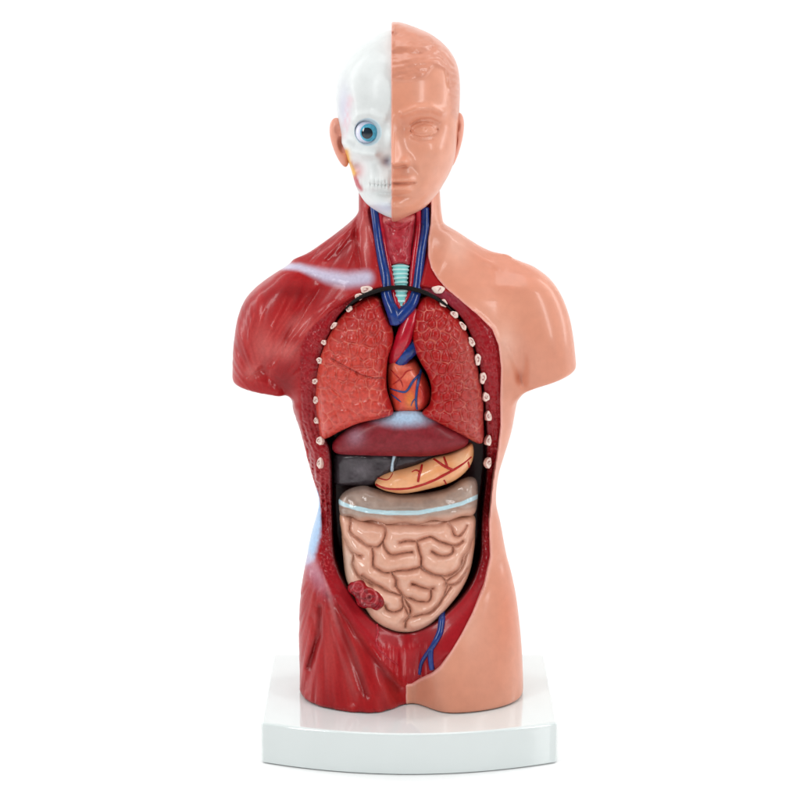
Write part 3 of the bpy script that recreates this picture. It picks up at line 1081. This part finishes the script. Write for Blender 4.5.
def merged(parts):
    V, Fc = [], []
    for v, f in parts:
        o = len(V)
        V += list(v)
        Fc += [tuple(i + o for i in q) for q in f]
    return V, Fc


def on(tree, pts, off=0.0, n=5, fall=-30):
    out = []
    last = None
    for p in smooth_line(pts, n):
        q, nn = hit(tree, p[0], p[1])
        if q is None:
            q = last
        if q is None:
            continue
        last = q
        out.append(q - np.array([0, 1, 0]) * off)
    out = np.array(out)
    for _ in range(2):
        if len(out) > 4:
            out[1:-1] = out[1:-1] * .5 + (out[:-2] + out[2:]) * .25
    return out


def at_depth(pts, ys, n=6):
    """drawing points with their own depth"""
    P = smooth_line([(a, b, c) for (a, b), c in zip(pts, ys)], n)
    x, z = U(P[:, 0], P[:, 1], P[:, 2])
    return np.stack([x, P[:, 2], z], 1)


def rad(r, n):
    r = np.asarray(r, float)
    return np.interp(np.linspace(0, 1, n), np.linspace(0, 1, len(r)), r)


def tube(name, P, r, m, parent=root, label=None, flat=1.0, ns=12):
    v, f = tube_mesh(P, rad(r, len(P)), ns, flat)
    return make(name, v, f, m, parent, label=label)


def yf(px_, py_, off):
    y = -40.0
    for _ in range(4):
        x, z = U(px_, py_, y)
        y = float(trunk_front(x, z)) + off
    return y


def neckpath(pts, offs):
    return at_depth(pts, [yf(a, b, o) for (a, b), o in zip(pts, offs)])


JL = [(374, 206), (376, 220), (378.5, 240), (382, 260), (385.5, 278), (386, 292), (389.5, 304), (394, 314), (396, 324)]
JR = [(425, 208), (425, 220), (424.5, 232), (421.5, 250), (419, 270), (417.3, 286), (415, 296), (411, 305), (404, 312.5), (398, 319)]
tube('jugular_vein', neckpath(JL, [5, 4, 4, 4, 5, 8, 9, 9, 11]), [4.0, 4.1, 4.3, 4.8, 5.2, 5.3, 5.6, 7.0, 5.8], M_blue, label='blue neck vein on the flayed side')
tube('jugular_vein', neckpath(JR, [5, 4, 4, 4, 5, 8, 9, 9, 9, 10]), [4.2, 4.3, 4.4, 4.5, 4.6, 4.9, 5.2, 5.6, 6.0, 6.2], M_blue, label='blue neck vein on the skin side')
tube('carotid_artery', neckpath([(380.5, 208), (382.5, 225), (385, 240), (388.5, 260), (391.5, 278), (394, 292), (397, 303), (400, 310)], [6, 6, 6, 6, 7, 10, 10, 10]), [2.8, 2.8, 3.0, 3.2, 3.2, 3.2, 3.2, 2.6], M_red, label='red neck artery on the flayed side')
tube('carotid_artery', neckpath([(418, 209), (418.5, 225), (417, 240), (415, 255), (413, 272), (411, 290), (407, 300), (403, 308)], [6, 6, 6, 6, 7, 10, 10, 10]), [2.8, 2.8, 3.2, 3.6, 3.4, 3.0, 2.8, 2.4], M_red, label='red neck artery on the skin side')
tube('aorta', neckpath([(415, 310), (411, 319), (407, 329), (403, 340), (397, 352), (393, 362)], [16, 14, 14, 15, 18, 24]), [6, 7.5, 8.2, 8.2, 7.0, 5], M_red, label='thick red aorta above the heart')
tube('pulmonary_artery', neckpath([(399, 364), (403, 356), (408, 351), (413, 346), (416, 340)], [24, 21, 20, 20, 24]), [7, 8, 8.5, 7.5, 6], M_blue, label='short blue pulmonary artery on top of the heart')

# windpipe with rings
tp = neckpath([(400.5, 266), (400.5, 275), (401, 285), (401, 295), (401, 306)], [5, 6.5, 8, 10, 13])
L_ = np.linspace(0, 1, 90)
tp2 = np.stack([np.interp(L_, np.linspace(0, 1, len(tp)), tp[:, j]) for j in range(3)], 1)
tr_r = np.interp(L_, [0, .4, 1], [8.4, 6.6, 5.6]) + 0.55 * np.sin(L_ * 2 * math.pi * 9.5)
v, f = tube_mesh(tp2, tr_r, 20, 0.8)
cc = np.tile(lin(126, 202, 200), (len(v), 1))
rr = np.concatenate([np.repeat(np.sin(L_ * 2 * math.pi * 9.5), 20), [0, 0]])
cc = mix(cc, lin(196, 234, 230), sstep(0, .9, rr))
make('trachea', v, f, M_teal, col=cc, label='teal ringed windpipe in the neck')

# larynx: red relief plate between the arteries
LAR = zoom([(265, 105), (300, 110), (350, 105), (440, 105), (520, 110), (512, 200), (500, 300), (492, 400), (490, 480), (470, 520), (400, 522), (340, 520), (310, 470), (290, 380), (272, 260), (255, 160)], 350, 200, 8)


def la_rel(px, py, x, z, d):
    r = 1.8 * gauss(px, py, 398, 232, 8, 9) + 1.4 * gauss(px, py, 392, 246, 3, 8) + 1.2 * gauss(px, py, 404, 250, 4, 7) + 1.5 * gauss(px, py, 400, 260, 7, 3)
    r += -1.8 * np.exp(-(polydist(px, py, [(386, 222), (392, 226), (398, 229), (404, 226), (410, 221)], False) / 1.3) ** 2)
    r += -1.6 * np.exp(-(polydist(px, py, [(389, 228), (391, 240), (396, 254)], False) / 1.2) ** 2) - 1.2 * np.exp(-(polydist(px, py, [(408, 228), (406, 240), (403, 254)], False) / 1.2) ** 2)
    return r + 0.8 * fbm(x * .25, z * .25, 3)


def la_paint(px, py, x, z, d, y):
    n = fbm(x * .25, z * .25, 3)
    c = mix(np.tile(lin(160, 28, 42), (len(px), 1)), lin(186, 62, 72), .4 + .8 * n)
    c = mix(c, lin(220, 130, 124), .6 * sstep(1.2, .3, polydist(px, py, [(384, 220), (392, 217), (402, 220), (412, 218)], False) / 3.5))
    return c


organ('larynx', LAR, 7, 5, 7.5, 0.55, relief=la_rel, paint=la_paint, back=5, label='dark red larynx relief in the throat')

# black tube added where only a dark gap arches over the vessels
arcp = [(345, 309.5), (349, 305.5), (356, 300), (366, 294.8), (380, 290), (392, 287.8), (404, 287.5), (416, 289.8), (428, 294), (438, 299.5), (446, 305), (452, 311)]
offs = [5, 3, 1.5, .5, 0, -0.5, -0.5, 0, 0.5, 2, 3.5, 5.5]
tube('gap_shade_strip', neckpath(arcp, offs), [.6, 1.1, 1.7, 2.0, 2.2, 2.2, 2.2, 2.2, 2.1, 1.7, 1.1, .5], M_gap, label='black strip standing in for the dark gap over the neck vessels')

# thin vessels on organs
ht = heart[1]
tube('coronary_vein', on(ht, [(421, 370), (418.5, 380), (416.5, 392), (416, 402), (417, 409)], .2), [1.5, 1.5, 1.3, 1.2, 1.0], M_blue2, heart[0])
tube('coronary_vein', on(ht, [(419, 375), (413, 381), (409, 388), (405, 392), (398, 391), (390, 388.5)], .2), [1.3, 1.3, 1.2, 1.1, .9, .6], M_blue2, heart[0])
tube('coronary_vein', on(ht, [(391, 394), (396, 398), (401, 402)], .1), [.6, .9, .5], M_blue2, heart[0])
tube('coronary_vein', on(ht, [(417, 397), (413, 401), (411, 406)], .1), [.6, .6, .3], M_blue2, heart[0])
for P in ([(391, 370), (396, 375), (401, 381), (403, 387)], [(403, 376), (407, 371), (413, 370)], [(403, 376), (398, 381), (393, 384)], [(420, 386), (423, 393), (424, 400)]):
    tube('coronary_artery', on(ht, P, .1), [.5, .8, .6, .3], M_red2, heart[0])
sto = stom[1]
for P, r in (([(375, 484), (385, 488), (400, 489), (415, 487), (432, 481), (446, 474), (460, 466), (471, 457)], [1.0, 1.2, 1.1, 1.1, 1.3, 1.2, 1.0, .8]),
             ([(422, 465), (421, 470), (419.5, 474), (418, 482)], [1.0, 1.2, 1.3, .9]), ([(412, 472), (416, 470), (420, 472)], [.5, .8, .8]),
             ([(434, 459), (441, 464), (448, 468), (454, 470)], [.9, 1.2, 1.2, .9]), ([(444, 457), (446, 463), (448, 468)], [.7, 1, .8]),
             ([(468, 462), (469, 468), (466, 472)], [.9, .9, .5]), ([(444, 480), (446, 484), (443, 486)], [.7, .7, .4]),
             ([(378, 478), (388, 480), (393, 473)], [.8, .6, .4])):
    tube('stomach_artery', on(sto, P, .1), [q * 1.15 for q in r], M_red2, stom[0])

# pelvic vessels on the torso wall
tt = torso_tree
mus = muscle
tube('iliac_vein', on(tt, [(443, 613), (441.5, 622), (440, 632), (435, 642), (430, 650), (425, 656), (421, 664), (419.5, 674)], .6), [3.4, 3.4, 3.4, 3.0, 2.6, 2.0, 1.9, 1.6], M_blue, label='blue branching vein below the intestine')
tube('iliac_vein', on(tt, [(431, 649), (430.5, 656), (431, 663), (432, 669)], .6), [2.6, 3.0, 2.9, 2.6], M_blue, label='short blue vein branch')
tube('iliac_artery', on(tt, [(377, 624), (378, 632), (376, 642), (380, 650), (388, 658), (398, 665)], .1), [.8, 1.2, .9, .9, .8, .4], M_red, label='thin red artery low in the pelvis')

# rib ends
ribL = Z5([(265, 78), (236, 106), (196, 155), (135, 222), (95, 290), (78, 362), (60, 445), (63, 520), (65, 603), (78, 683), (78, 772)])
ribR = Z5([(554, 78), (575, 133), (618, 178), (652, 224), (687, 288), (712, 358), (733, 432), (745, 508), (755, 585), (755, 683), (755, 772)])
sizL = [(5.4, 4.2, 10), (4.4, 3.6, 30), (3.6, 3.0, 30), (4.0, 2.2, 40), (2.4, 2.8, 0), (3.2, 3.0, 0), (3.2, 2.6, 0), (2.6, 4.0, 0), (2.5, 3.2, 0), (3.8, 3.8, -10), (2.8, 5.4, 0)]
sizR = [(6.2, 4.2, -10), (4.4, 3.2, -35), (4.4, 3.0, -50), (4.6, 2.6, -55), (4.8, 2.8, -60), (3.2, 5.3, 0), (3.0, 5.8, 0), (3.1, 4.8, 0), (3.2, 4.8, 0), (3.2, 4.8, 0), (2.9, 5.6, 0)]
M_rib = mat('rib_bone', None, 0.35, 0.3, 0.03, 900, 0.15, 1500)


def rib_end(px_, py_, a, b, rot, k):
    y_ = yf(px_, py_, 4.0)
    x_, z_ = U(px_, py_, y_)
    d_ = float(polydist(np.array([float(x_)]), np.array([float(z_)]), cavP)[0])
    y_ = yf(px_, py_, {1: -3.6, 2: -2.2, 100: -1.0, 21: -0.6}.get(k, 1.1) + 5.5 * float(sstep(18, 0, max(d_, 0.0))) ** 1.5)
    x_, z_ = U(px_, py_, y_)
    p = np.array([float(x_), y_, float(z_)])
    ux_ = (trunk_front(x_ + 1.0, z_) - trunk_front(x_ - 1.0, z_)) / 2
    n = np.array([float(ux_) * 0.6, -1.0, 0.15])
    n /= np.linalg.norm(n)
    ux = np.cross(np.array([0, 0, 1.0]), n) * -1
    ux = np.array([1.0, 0, 0]) - n * n[0]
    ux /= np.linalg.norm(ux)
    uz = np.cross(ux, n)
    if uz[2] < 0:
        uz = -uz
    r = math.radians(rot)
    e1 = ux * math.cos(r) + uz * math.sin(r)
    e2 = -ux * math.sin(r) + uz * math.cos(r)
    V, C, Fc = [], [], []
    NR, NS = 14, 28
    WH, RD = lin(240, 222, 210), lin(140, 24, 30)
    for i in range(NR + 1):
        q = i / NR
        for j in range(NS):
            th = 2 * math.pi * j / NS
            rr_ = math.sin(q * math.pi / 2) if i else 0.001
            ww = 1 + .10 * math.sin(2 * th + k * 1.7) + .08 * math.sin(3 * th + k) + .05 * math.sin(5 * th + 2 * k)
            hgt = 2.0 * math.cos(q * math.pi / 2) ** .7 if q < 1 else 0
            lx, lz = rr_ * math.cos(th), rr_ * math.sin(th)
            # marrow pits: a bent pink groove inside the white ring
            g = math.exp(-((math.hypot(lx + .12, lz * 1.1 - .05) - .36) / .19) ** 2) * (0.35 + 0.65 * (math.sin(th * 1.5 + k) > -0.2))
            if k == 100:
                g = math.exp(-((lx - .12 - lz * .25) / .09) ** 2) * (abs(lz) < .5)
            hgt -= .7 * g
            V.append(p + e1 * lx * a * ww + e2 * lz * b * ww + n * (hgt - .3 if i < NR else -4.5))
            e_ = 0.5 * max(0.0, q - .75) / .25 + 0.25 * (0.5 + 0.5 * math.sin(7 * lx + 5 * lz + k))
            C.append((WH * (1 - e_) + lin(206, 120, 112) * e_) * (1 - .85 * g) + RD * .85 * g)
    for i in range(NR):
        for j in range(NS):
            jj = (j + 1) % NS
            Fc.append((i * NS + j, i * NS + jj, (i + 1) * NS + jj, (i + 1) * NS + j))
    Fc.append(tuple(range(NS)))
    make('rib_end', V, Fc, M_rib, col=np.array(C))


for k, ((a, b), s_) in enumerate(zip(ribL, sizL)):
    rib_end(a, b, s_[0], s_[1], s_[2], k + 1)
for k, ((a, b), s_) in enumerate(zip(ribR, sizR)):
    rib_end(a, b, s_[0], s_[1], s_[2], (k + 20) if k else 100)

# ------------------------------------------------------------------ head
HR = 0.85
HX, HY, HZ = grid(-80, 72, -96, 96, zrow(222), zrow(14), HR)
hz = HZ[0, 0, :].astype(float)
XM = -6.0


def head_field(left, right, prof_f, prof_b, topz):
    l, r = left(hz), right(hz)
    f_, bk = prof_f(hz), prof_b(hz)
    yc_, b_2 = (f_ + bk) / 2, (bk - f_) / 2
    al, ar = np.maximum(XM - l, 1.5), np.maximum(r - XM, 1.5)
    T3 = lambda q: q[None, None, :].astype(np.float32)
    a3 = np.where(HX < XM, T3(al), T3(ar))
    p = 2.15
    F = ((np.abs(HX - XM) / a3) ** p + (np.abs(HY - T3(yc_)) / T3(np.maximum(b_2, 1.5))) ** p) ** (1 / p) - 1
    F = F * np.minimum(np.minimum(a3, T3(b_2)), 60)
    F = smax(F, HZ - topz + 0 * F[:1, :1, :], 1.0)
    return F


HL = [(30, 390), (34, 379), (39, 371), (49, 355), (63, 344), (77.5, 338), (93, 336), (109, 336.5), (125, 339), (145, 343.5), (160, 348), (176, 353), (188, 357.5), (197, 363), (203, 369), (210, 381), (213, 391), (220, 396)]
HRt = [(20.5, 394), (23.5, 403), (26.5, 412), (30, 421), (35, 431.5), (44, 443.5), (55, 452.5), (68.5, 458.3), (86.5, 460.2), (111, 459.6), (130, 458.3), (148, 456.5), (164, 453), (175, 448.5), (184, 443), (191, 438), (204, 426), (212, 410), (220, 396)]
PF_s = [(30, -5), (34, -22), (40, -32), (50, -47), (63, -58), (80, -65), (100, -68), (125, -66), (150, -66), (180, -68), (200, -64), (209, -58), (214, -44), (220, -20)]
PB_s = [(30, 10), (34, 32), (40, 44), (50, 62), (63, 74), (80, 82), (110, 84), (140, 76), (170, 60), (200, 44), (214, 30), (220, 10)]
PF_f = [(20.5, 0), (23, -18), (28, -32), (38, -46), (50, -56), (66, -64), (85, -68), (105, -70), (125, -68), (150, -68), (180, -70), (200, -66), (209, -60), (214, -46), (220, -20)]
PB_f = [(20.5, 12), (23, 34), (28, 50), (38, 64), (50, 76), (66, 84), (85, 88), (110, 88), (140, 80), (170, 62), (200, 46), (214, 30), (220, 10)]
hx2 = np.broadcast_to(HX[:, 0, :], (HX.shape[0], HZ.shape[2])).astype(float)
hz2 = np.broadcast_to(HZ[:, 0, :], hx2.shape).astype(float)
hpx, hpy = proj(hx2, -62.0, hz2)
fw_h = sstep(5, -25, HY)
CUT = float(U(391.3, 120, -60)[0])


def face_relief(px, py):
    r = np.zeros(px.shape)
    # nose
    t = np.clip((py - 116) / 44, 0, 1)
    sg = 4.2 + 6.5 * t ** 1.6
    hN = (3 + 17 * t ** 1.3) * sstep(167, 160, py) * sstep(104, 120, py)
    r += hN * np.exp(-np.abs((px - 391) / (sg * 1.08)) ** 1.8)
    r += 5.5 * gauss(px, py, 405.5, 160, 4.6, 4.6)
    r -= 3 * gauss(px, py, 404, 165.5, 4, 1.6)
    # brow, socket, lids
    r += 2.8 * np.exp(-(polydist(px, py, [(403, 113), (416, 108), (432, 108), (443, 113)], False) / 4) ** 2)
    r -= 6.5 * gauss(px, py, 421, 127, 16, 10)
    r -= 2.5 * gauss(px, py, 404, 128, 5, 7)
    r += 6.0 * np.clip(1 - ((px - 424) / 13.5) ** 2 - ((py - 129.5) / 7.5) ** 2, 0, 1) ** .6
    for ln, dd, wd in (([(411, 131), (416, 126), (424, 123.8), (432, 125.5), (437, 130)], -1.2, 1.1), ([(411, 131.5), (418, 134.2), (426, 134.6), (437, 131)], -1.0, 1.1),
                       ([(411, 125), (420, 119.8), (430, 119.5), (439, 124)], -1.0, 1.4), ([(412, 137), (421, 141), (432, 140)], -.9, 1.6)):
        r += dd * np.exp(-(polydist(px, py, ln, False) / wd) ** 2)
    r += 1.2 * gauss(px, py, 424, 129, 4.6, 3.4) - 1.2 * gauss(px, py, 425, 129, 1.4, 1.2)
    # cheek, muzzle, lips, chin
    r += 3.5 * gauss(px, py, 436, 150, 14, 14)
    r -= 2.5 * gauss(px, py, 440, 178, 12, 12)
    r += 4 * gauss(px, py, 394, 180, 22, 14)
    r -= 1.0 * np.exp(-(polydist(px, py, [(411, 164), (416, 172), (420, 181)], False) / 4) ** 2)
    r -= 1.6 * gauss(px, py, 391, 171, 2.2, 4)
    lw = sstep(417, 408, px)
    r += lw * 4.2 * np.exp(-((py - 178.0) / 3.0) ** 2) + lw * sstep(416, 404, px) * 4.6 * np.exp(-((py - 187.2) / 3.4) ** 2)
    r -= sstep(418, 413, px) * 2.6 * np.exp(-((py - 182.3 + .0 * px) / 1.1) ** 2)
    r -= 2.8 * gauss(px, py, 391, 195, 16, 3.2)
    r += 4.5 * gauss(px, py, 393, 204, 15, 6.5)
    # hair
    hair = polydist(px, py, smooth_line([(380, 79), (391, 79), (400, 81), (415, 80.5), (425, 78), (430, 72), (434, 67), (440, 69), (446, 74), (448, 90), (450, 104), (452, 118), (470, 118), (480, 60), (450, 10), (380, 10)], 3, False))
    hm = sstep(1.5, -3.0, hair)
    wave = fbm(px * .09, py * .16, 3.0)
    r += hm * (1.3 + 1.5 * wave) * sstep(100, 78, py + .0 * px)
    strand = np.sin(((py - 60) * 0.9 + (px - 391) * .18 * np.sin(px * .05) + 6 * vnoise(px * .05, py * .05, 6)) * 1.1)
    r += hm * .2 * strand
    r -= 2.2 * np.exp(-(polydist(px, py, [(391, 55), (405, 53), (420, 55), (432, 50)], False) / 3) ** 2)
    return r


def skull_relief(px, py):
    r = np.zeros(px.shape)
    r += 2.0 * np.exp(-(polydist(px, py, [(352, 122), (358, 116), (370, 114), (382, 118)], False) / 4) ** 2)
    r -= 9 * np.clip(1.1 - ((px - 367.6) / 12.6) ** 2 - ((py - 132.3) / 12.8) ** 2, 0, 1) ** .7
    r += 6.0 * np.exp(-(polydist(px, py, [(345, 146), (352, 152), (362, 154), (374, 154)], False) / 5) ** 2)
    r -= 3.0 * gauss(px, py, 345, 112, 6, 18)
    r -= 8.0 * gauss(px, py, 359, 172, 8, 8)
    r += 2.5 * gauss(px, py, 380, 178, 13, 9)
    r -= 6 * gauss(px, py, 388, 161, 5, 5)
    r += 7 * gauss(px, py, 391, 136, 5, 10)
    r += 1.6 * sstep(366, 370, px) * np.exp(-((py - 183) / 6) ** 2)
    tx = (px - 367) * .95
    r -= 1.05 * sstep(368, 371, px) * (np.cos(tx * 1.75) > .72) * np.exp(-((py - 183.5) / 5) ** 2)
    r -= 1.5 * sstep(366, 370, px) * np.exp(-((py - 184) / .9) ** 2)
    r -= 2 * gauss(px, py, 385, 193, 14, 2.6)
    r += 4.0 * gauss(px, py, 388, 203, 14, 6)
    r -= 0.5 * np.exp(-(polydist(px, py, [(347, 92), (352, 104), (352, 118)], False) / 2.2) ** 2)
    return r


Fs = head_field(interp_side(HL), interp_side([(a, max(b, 400)) for a, b in HRt]), interp_row(PF_s), interp_row(PB_s), zrow(30.0))
Fs = Fs - (skull_relief(hpx, hpy)[:, None, :].astype(np.float32)) * fw_h
Fs = smax(Fs, HX - CUT - 3, .8)
V, Q = surfnet(Fs, (HX[0, 0, 0], HY[0, 0, 0], HZ[0, 0, 0]), HR)
V = relax(V, Q, 2, .45)
px, py = proj(V[:, 0], V[:, 1], V[:, 2])
fr = sstep(0, -20, V[:, 1])
c = np.tile(lin(214, 218, 217), (len(V), 1))
c = mix(c, lin(206, 206, 222), .8 * gauss(px, py, 344, 108, 6, 22))
c = mix(c, lin(224, 150, 165), fr * .4 * np.exp(-(polydist(px, py, [(350, 98), (348, 116), (344, 134)], False) / 3.6) ** 2) * (.7 + .6 * vnoise(px * .4, py * .2, 2)))
c = mix(c, lin(214, 110, 124), fr * .55 * gauss(px, py, 357, 171, 7, 8))
c = mix(c, lin(178, 32, 52), fr * np.clip(1.3 * np.exp(-(polydist(px, py, [(350, 164), (353, 174), (357, 183), (361, 190)], False) / (2.6 + .8 * vnoise(px * .5, py * .2, 4))) ** 2) * sstep(198, 184, py), 0, 1))
c = mix(c, lin(226, 170, 70), np.clip(1.2 * np.exp(-(polydist(px, py, [(346, 152), (348, 162), (353, 173)], False) / 3.2) ** 2), 0, 1))
c = mix(c, lin(206, 214, 232), .8 * gauss(px, py, 385, 208, 16, 5))
c = mix(c, lin(178, 176, 190), .8 * gauss(px, py, 387, 162, 4, 4))
c = mix(c, lin(196, 220, 230), fr * .6 * (np.hypot(px - 368, py - 132) < 14))
head_o = make('skull_half', V, Q, M_bone, col=c, label='white bare skull half of the head')
skV, skQ = V, Q

Ff = head_field(interp_side([(a, b - 4) for a, b in HL]), interp_side(HRt), interp_row(PF_f), interp_row(PB_f), zrow(23.0))
Ff = Ff - (face_relief(hpx, hpy)[:, None, :].astype(np.float32)) * fw_h
Ff = smax(Ff, CUT - HX, .8)
V, Q = surfnet(Ff, (HX[0, 0, 0], HY[0, 0, 0], HZ[0, 0, 0]), HR)
V = relax(V, Q, 2, .45)
px, py = proj(V[:, 0], V[:, 1], V[:, 2])
c = np.tile(lin(216, 150, 124), (len(V), 1))
nz = fbm(V[:, 0] * .03, V[:, 2] * .03, V[:, 1] * .03)
c = mix(c, lin(212, 138, 110), .35 + .5 * nz)
hair = polydist(px, py, smooth_line([(380, 79), (391, 79), (400, 81), (415, 80.5), (425, 78), (430, 72), (434, 67), (440, 69), (446, 74), (448, 90), (450, 104), (452, 118), (470, 118), (480, 60), (450, 10), (380, 10)], 3, False))
c = mix(c, lin(198, 130, 106), .7 * sstep(1, -3, hair))
c = mix(c, lin(236, 170, 160), .6 * sstep(1.5, .2, V[:, 0] - CUT))
face_o = make('face_half', V, Q, M_skin, col=c, label='tan skin half of the head with closed lips and moulded hair')

# eyeball
ec = np.array([*U(367.6, 132.3, -50)])
eye_c = np.array([ec[0], -47.5, ec[1]])


def dome(c0, r, a_max, rings=20, seg=40, axis=(0, -1, 0.02), full=False):
    ax = np.array(axis, float)
    ax /= np.linalg.norm(ax)
    e1 = np.array([1.0, 0, 0])
    e1 -= ax * (e1 @ ax)
    e1 /= np.linalg.norm(e1)
    e2 = np.cross(ax, e1)
    V, Fc = [c0 + ax * r], []
    for i in range(1, rings + 1):
        a = a_max * i / rings
        for j in range(seg):
            t = 2 * math.pi * j / seg
            V.append(c0 + r * (math.cos(a) * ax + math.sin(a) * (math.cos(t) * e1 + math.sin(t) * e2)))
    for j in range(seg):
        Fc.append((0, 1 + j, 1 + (j + 1) % seg))
    for i in range(rings - 1):
        for j in range(seg):
            k = (j + 1) % seg
            Fc.append((1 + i * seg + j, 1 + (i + 1) * seg + j, 1 + (i + 1) * seg + k, 1 + i * seg + k))
    return V, Fc


M_eye = mat('eye_white', tuple(lin(214, 214, 232)), 0.15, 0.6)
M_iris = mat('iris_cyan', tuple(lin(84, 176, 204)), 0.15, 0.6, 0.25, 800)
M_pup = mat('pupil_black', tuple(lin(26, 40, 50)), 0.1, 0.8)
v, f = dome(eye_c, 11.6, math.pi * .97, 30, 48)
eye = make('eyeball', v, f, M_eye, head_o, label='round blue eyeball in the skull socket')
v, f = dome(eye_c, 11.9, .80, 14, 40, (0.16, -1, .02))
make('iris', v, f, M_iris, eye)
v, f = dome(eye_c, 12.2, .46, 10, 36, (-0.04, -1, -.01))
make('pupil', v, f, M_pup, eye)

# ears


def ear(cx_, cy_, rx, rz, tilt, side, y0, label, parent):
    h = 0.5
    ccx, ccz = U(cx_, cy_, y0)
    gx, gy, gz = grid(ccx - rx - 8, ccx + rx + 8, y0 - 14, y0 + 16, ccz - rz - 6, ccz + rz + 6, h)
    t = math.radians(tilt)
    lx = (gx - ccx) * math.cos(t) + (gz - ccz) * math.sin(t)
    lz = -(gx - ccx) * math.sin(t) + (gz - ccz) * math.cos(t)
    wdt = rx * (1 + 0.22 * np.clip(lz / rz, -1, 1))
    F = (np.sqrt((lx / wdt) ** 2 + (lz / rz) ** 2 + ((gy - y0) / 9.0) ** 2) - 1) * min(rx, 9)
    # bowl and fold pressed in from the front
    c1 = (np.sqrt(((lx + side * -0.15 * rx) / (rx * .50)) ** 2 + ((lz + rz * .08) / (rz * .36)) ** 2 + ((gy - y0 + 9.5) / 7.5) ** 2) - 1) * rx * .45
    c2 = (np.sqrt(((lx - side * .1 * rx) / (rx * .52)) ** 2 + ((lz - rz * .52) / (rz * .24)) ** 2 + ((gy - y0 + 9) / 4.5) ** 2) - 1) * rx * .45
    F = smax(F, -c1, 1.4)
    F = smax(F, -c2, 1.4)
    Vv, Qq = surfnet(F + 0 * gy, (gx[0, 0, 0], gy[0, 0, 0], gz[0, 0, 0]), h)
    Vv = relax(Vv, Qq, 2, .45)
    cc = mix(np.tile(lin(222, 152, 130), (len(Vv), 1)), lin(200, 112, 92), .6 * gauss(Vv[:, 0], Vv[:, 2], ccx, ccz, rx * .5, rz * .4))
    return make('ear', Vv, Qq, M_skin, parent, col=cc, label=label)


ear(340.5, 142.5, 8.6, 24.5, 12, 1, -2, 'ear beside the bare skull', head_o)
ear(455, 140, 7.0, 27, -9, -1, 2, 'ear on the skin side', face_o)
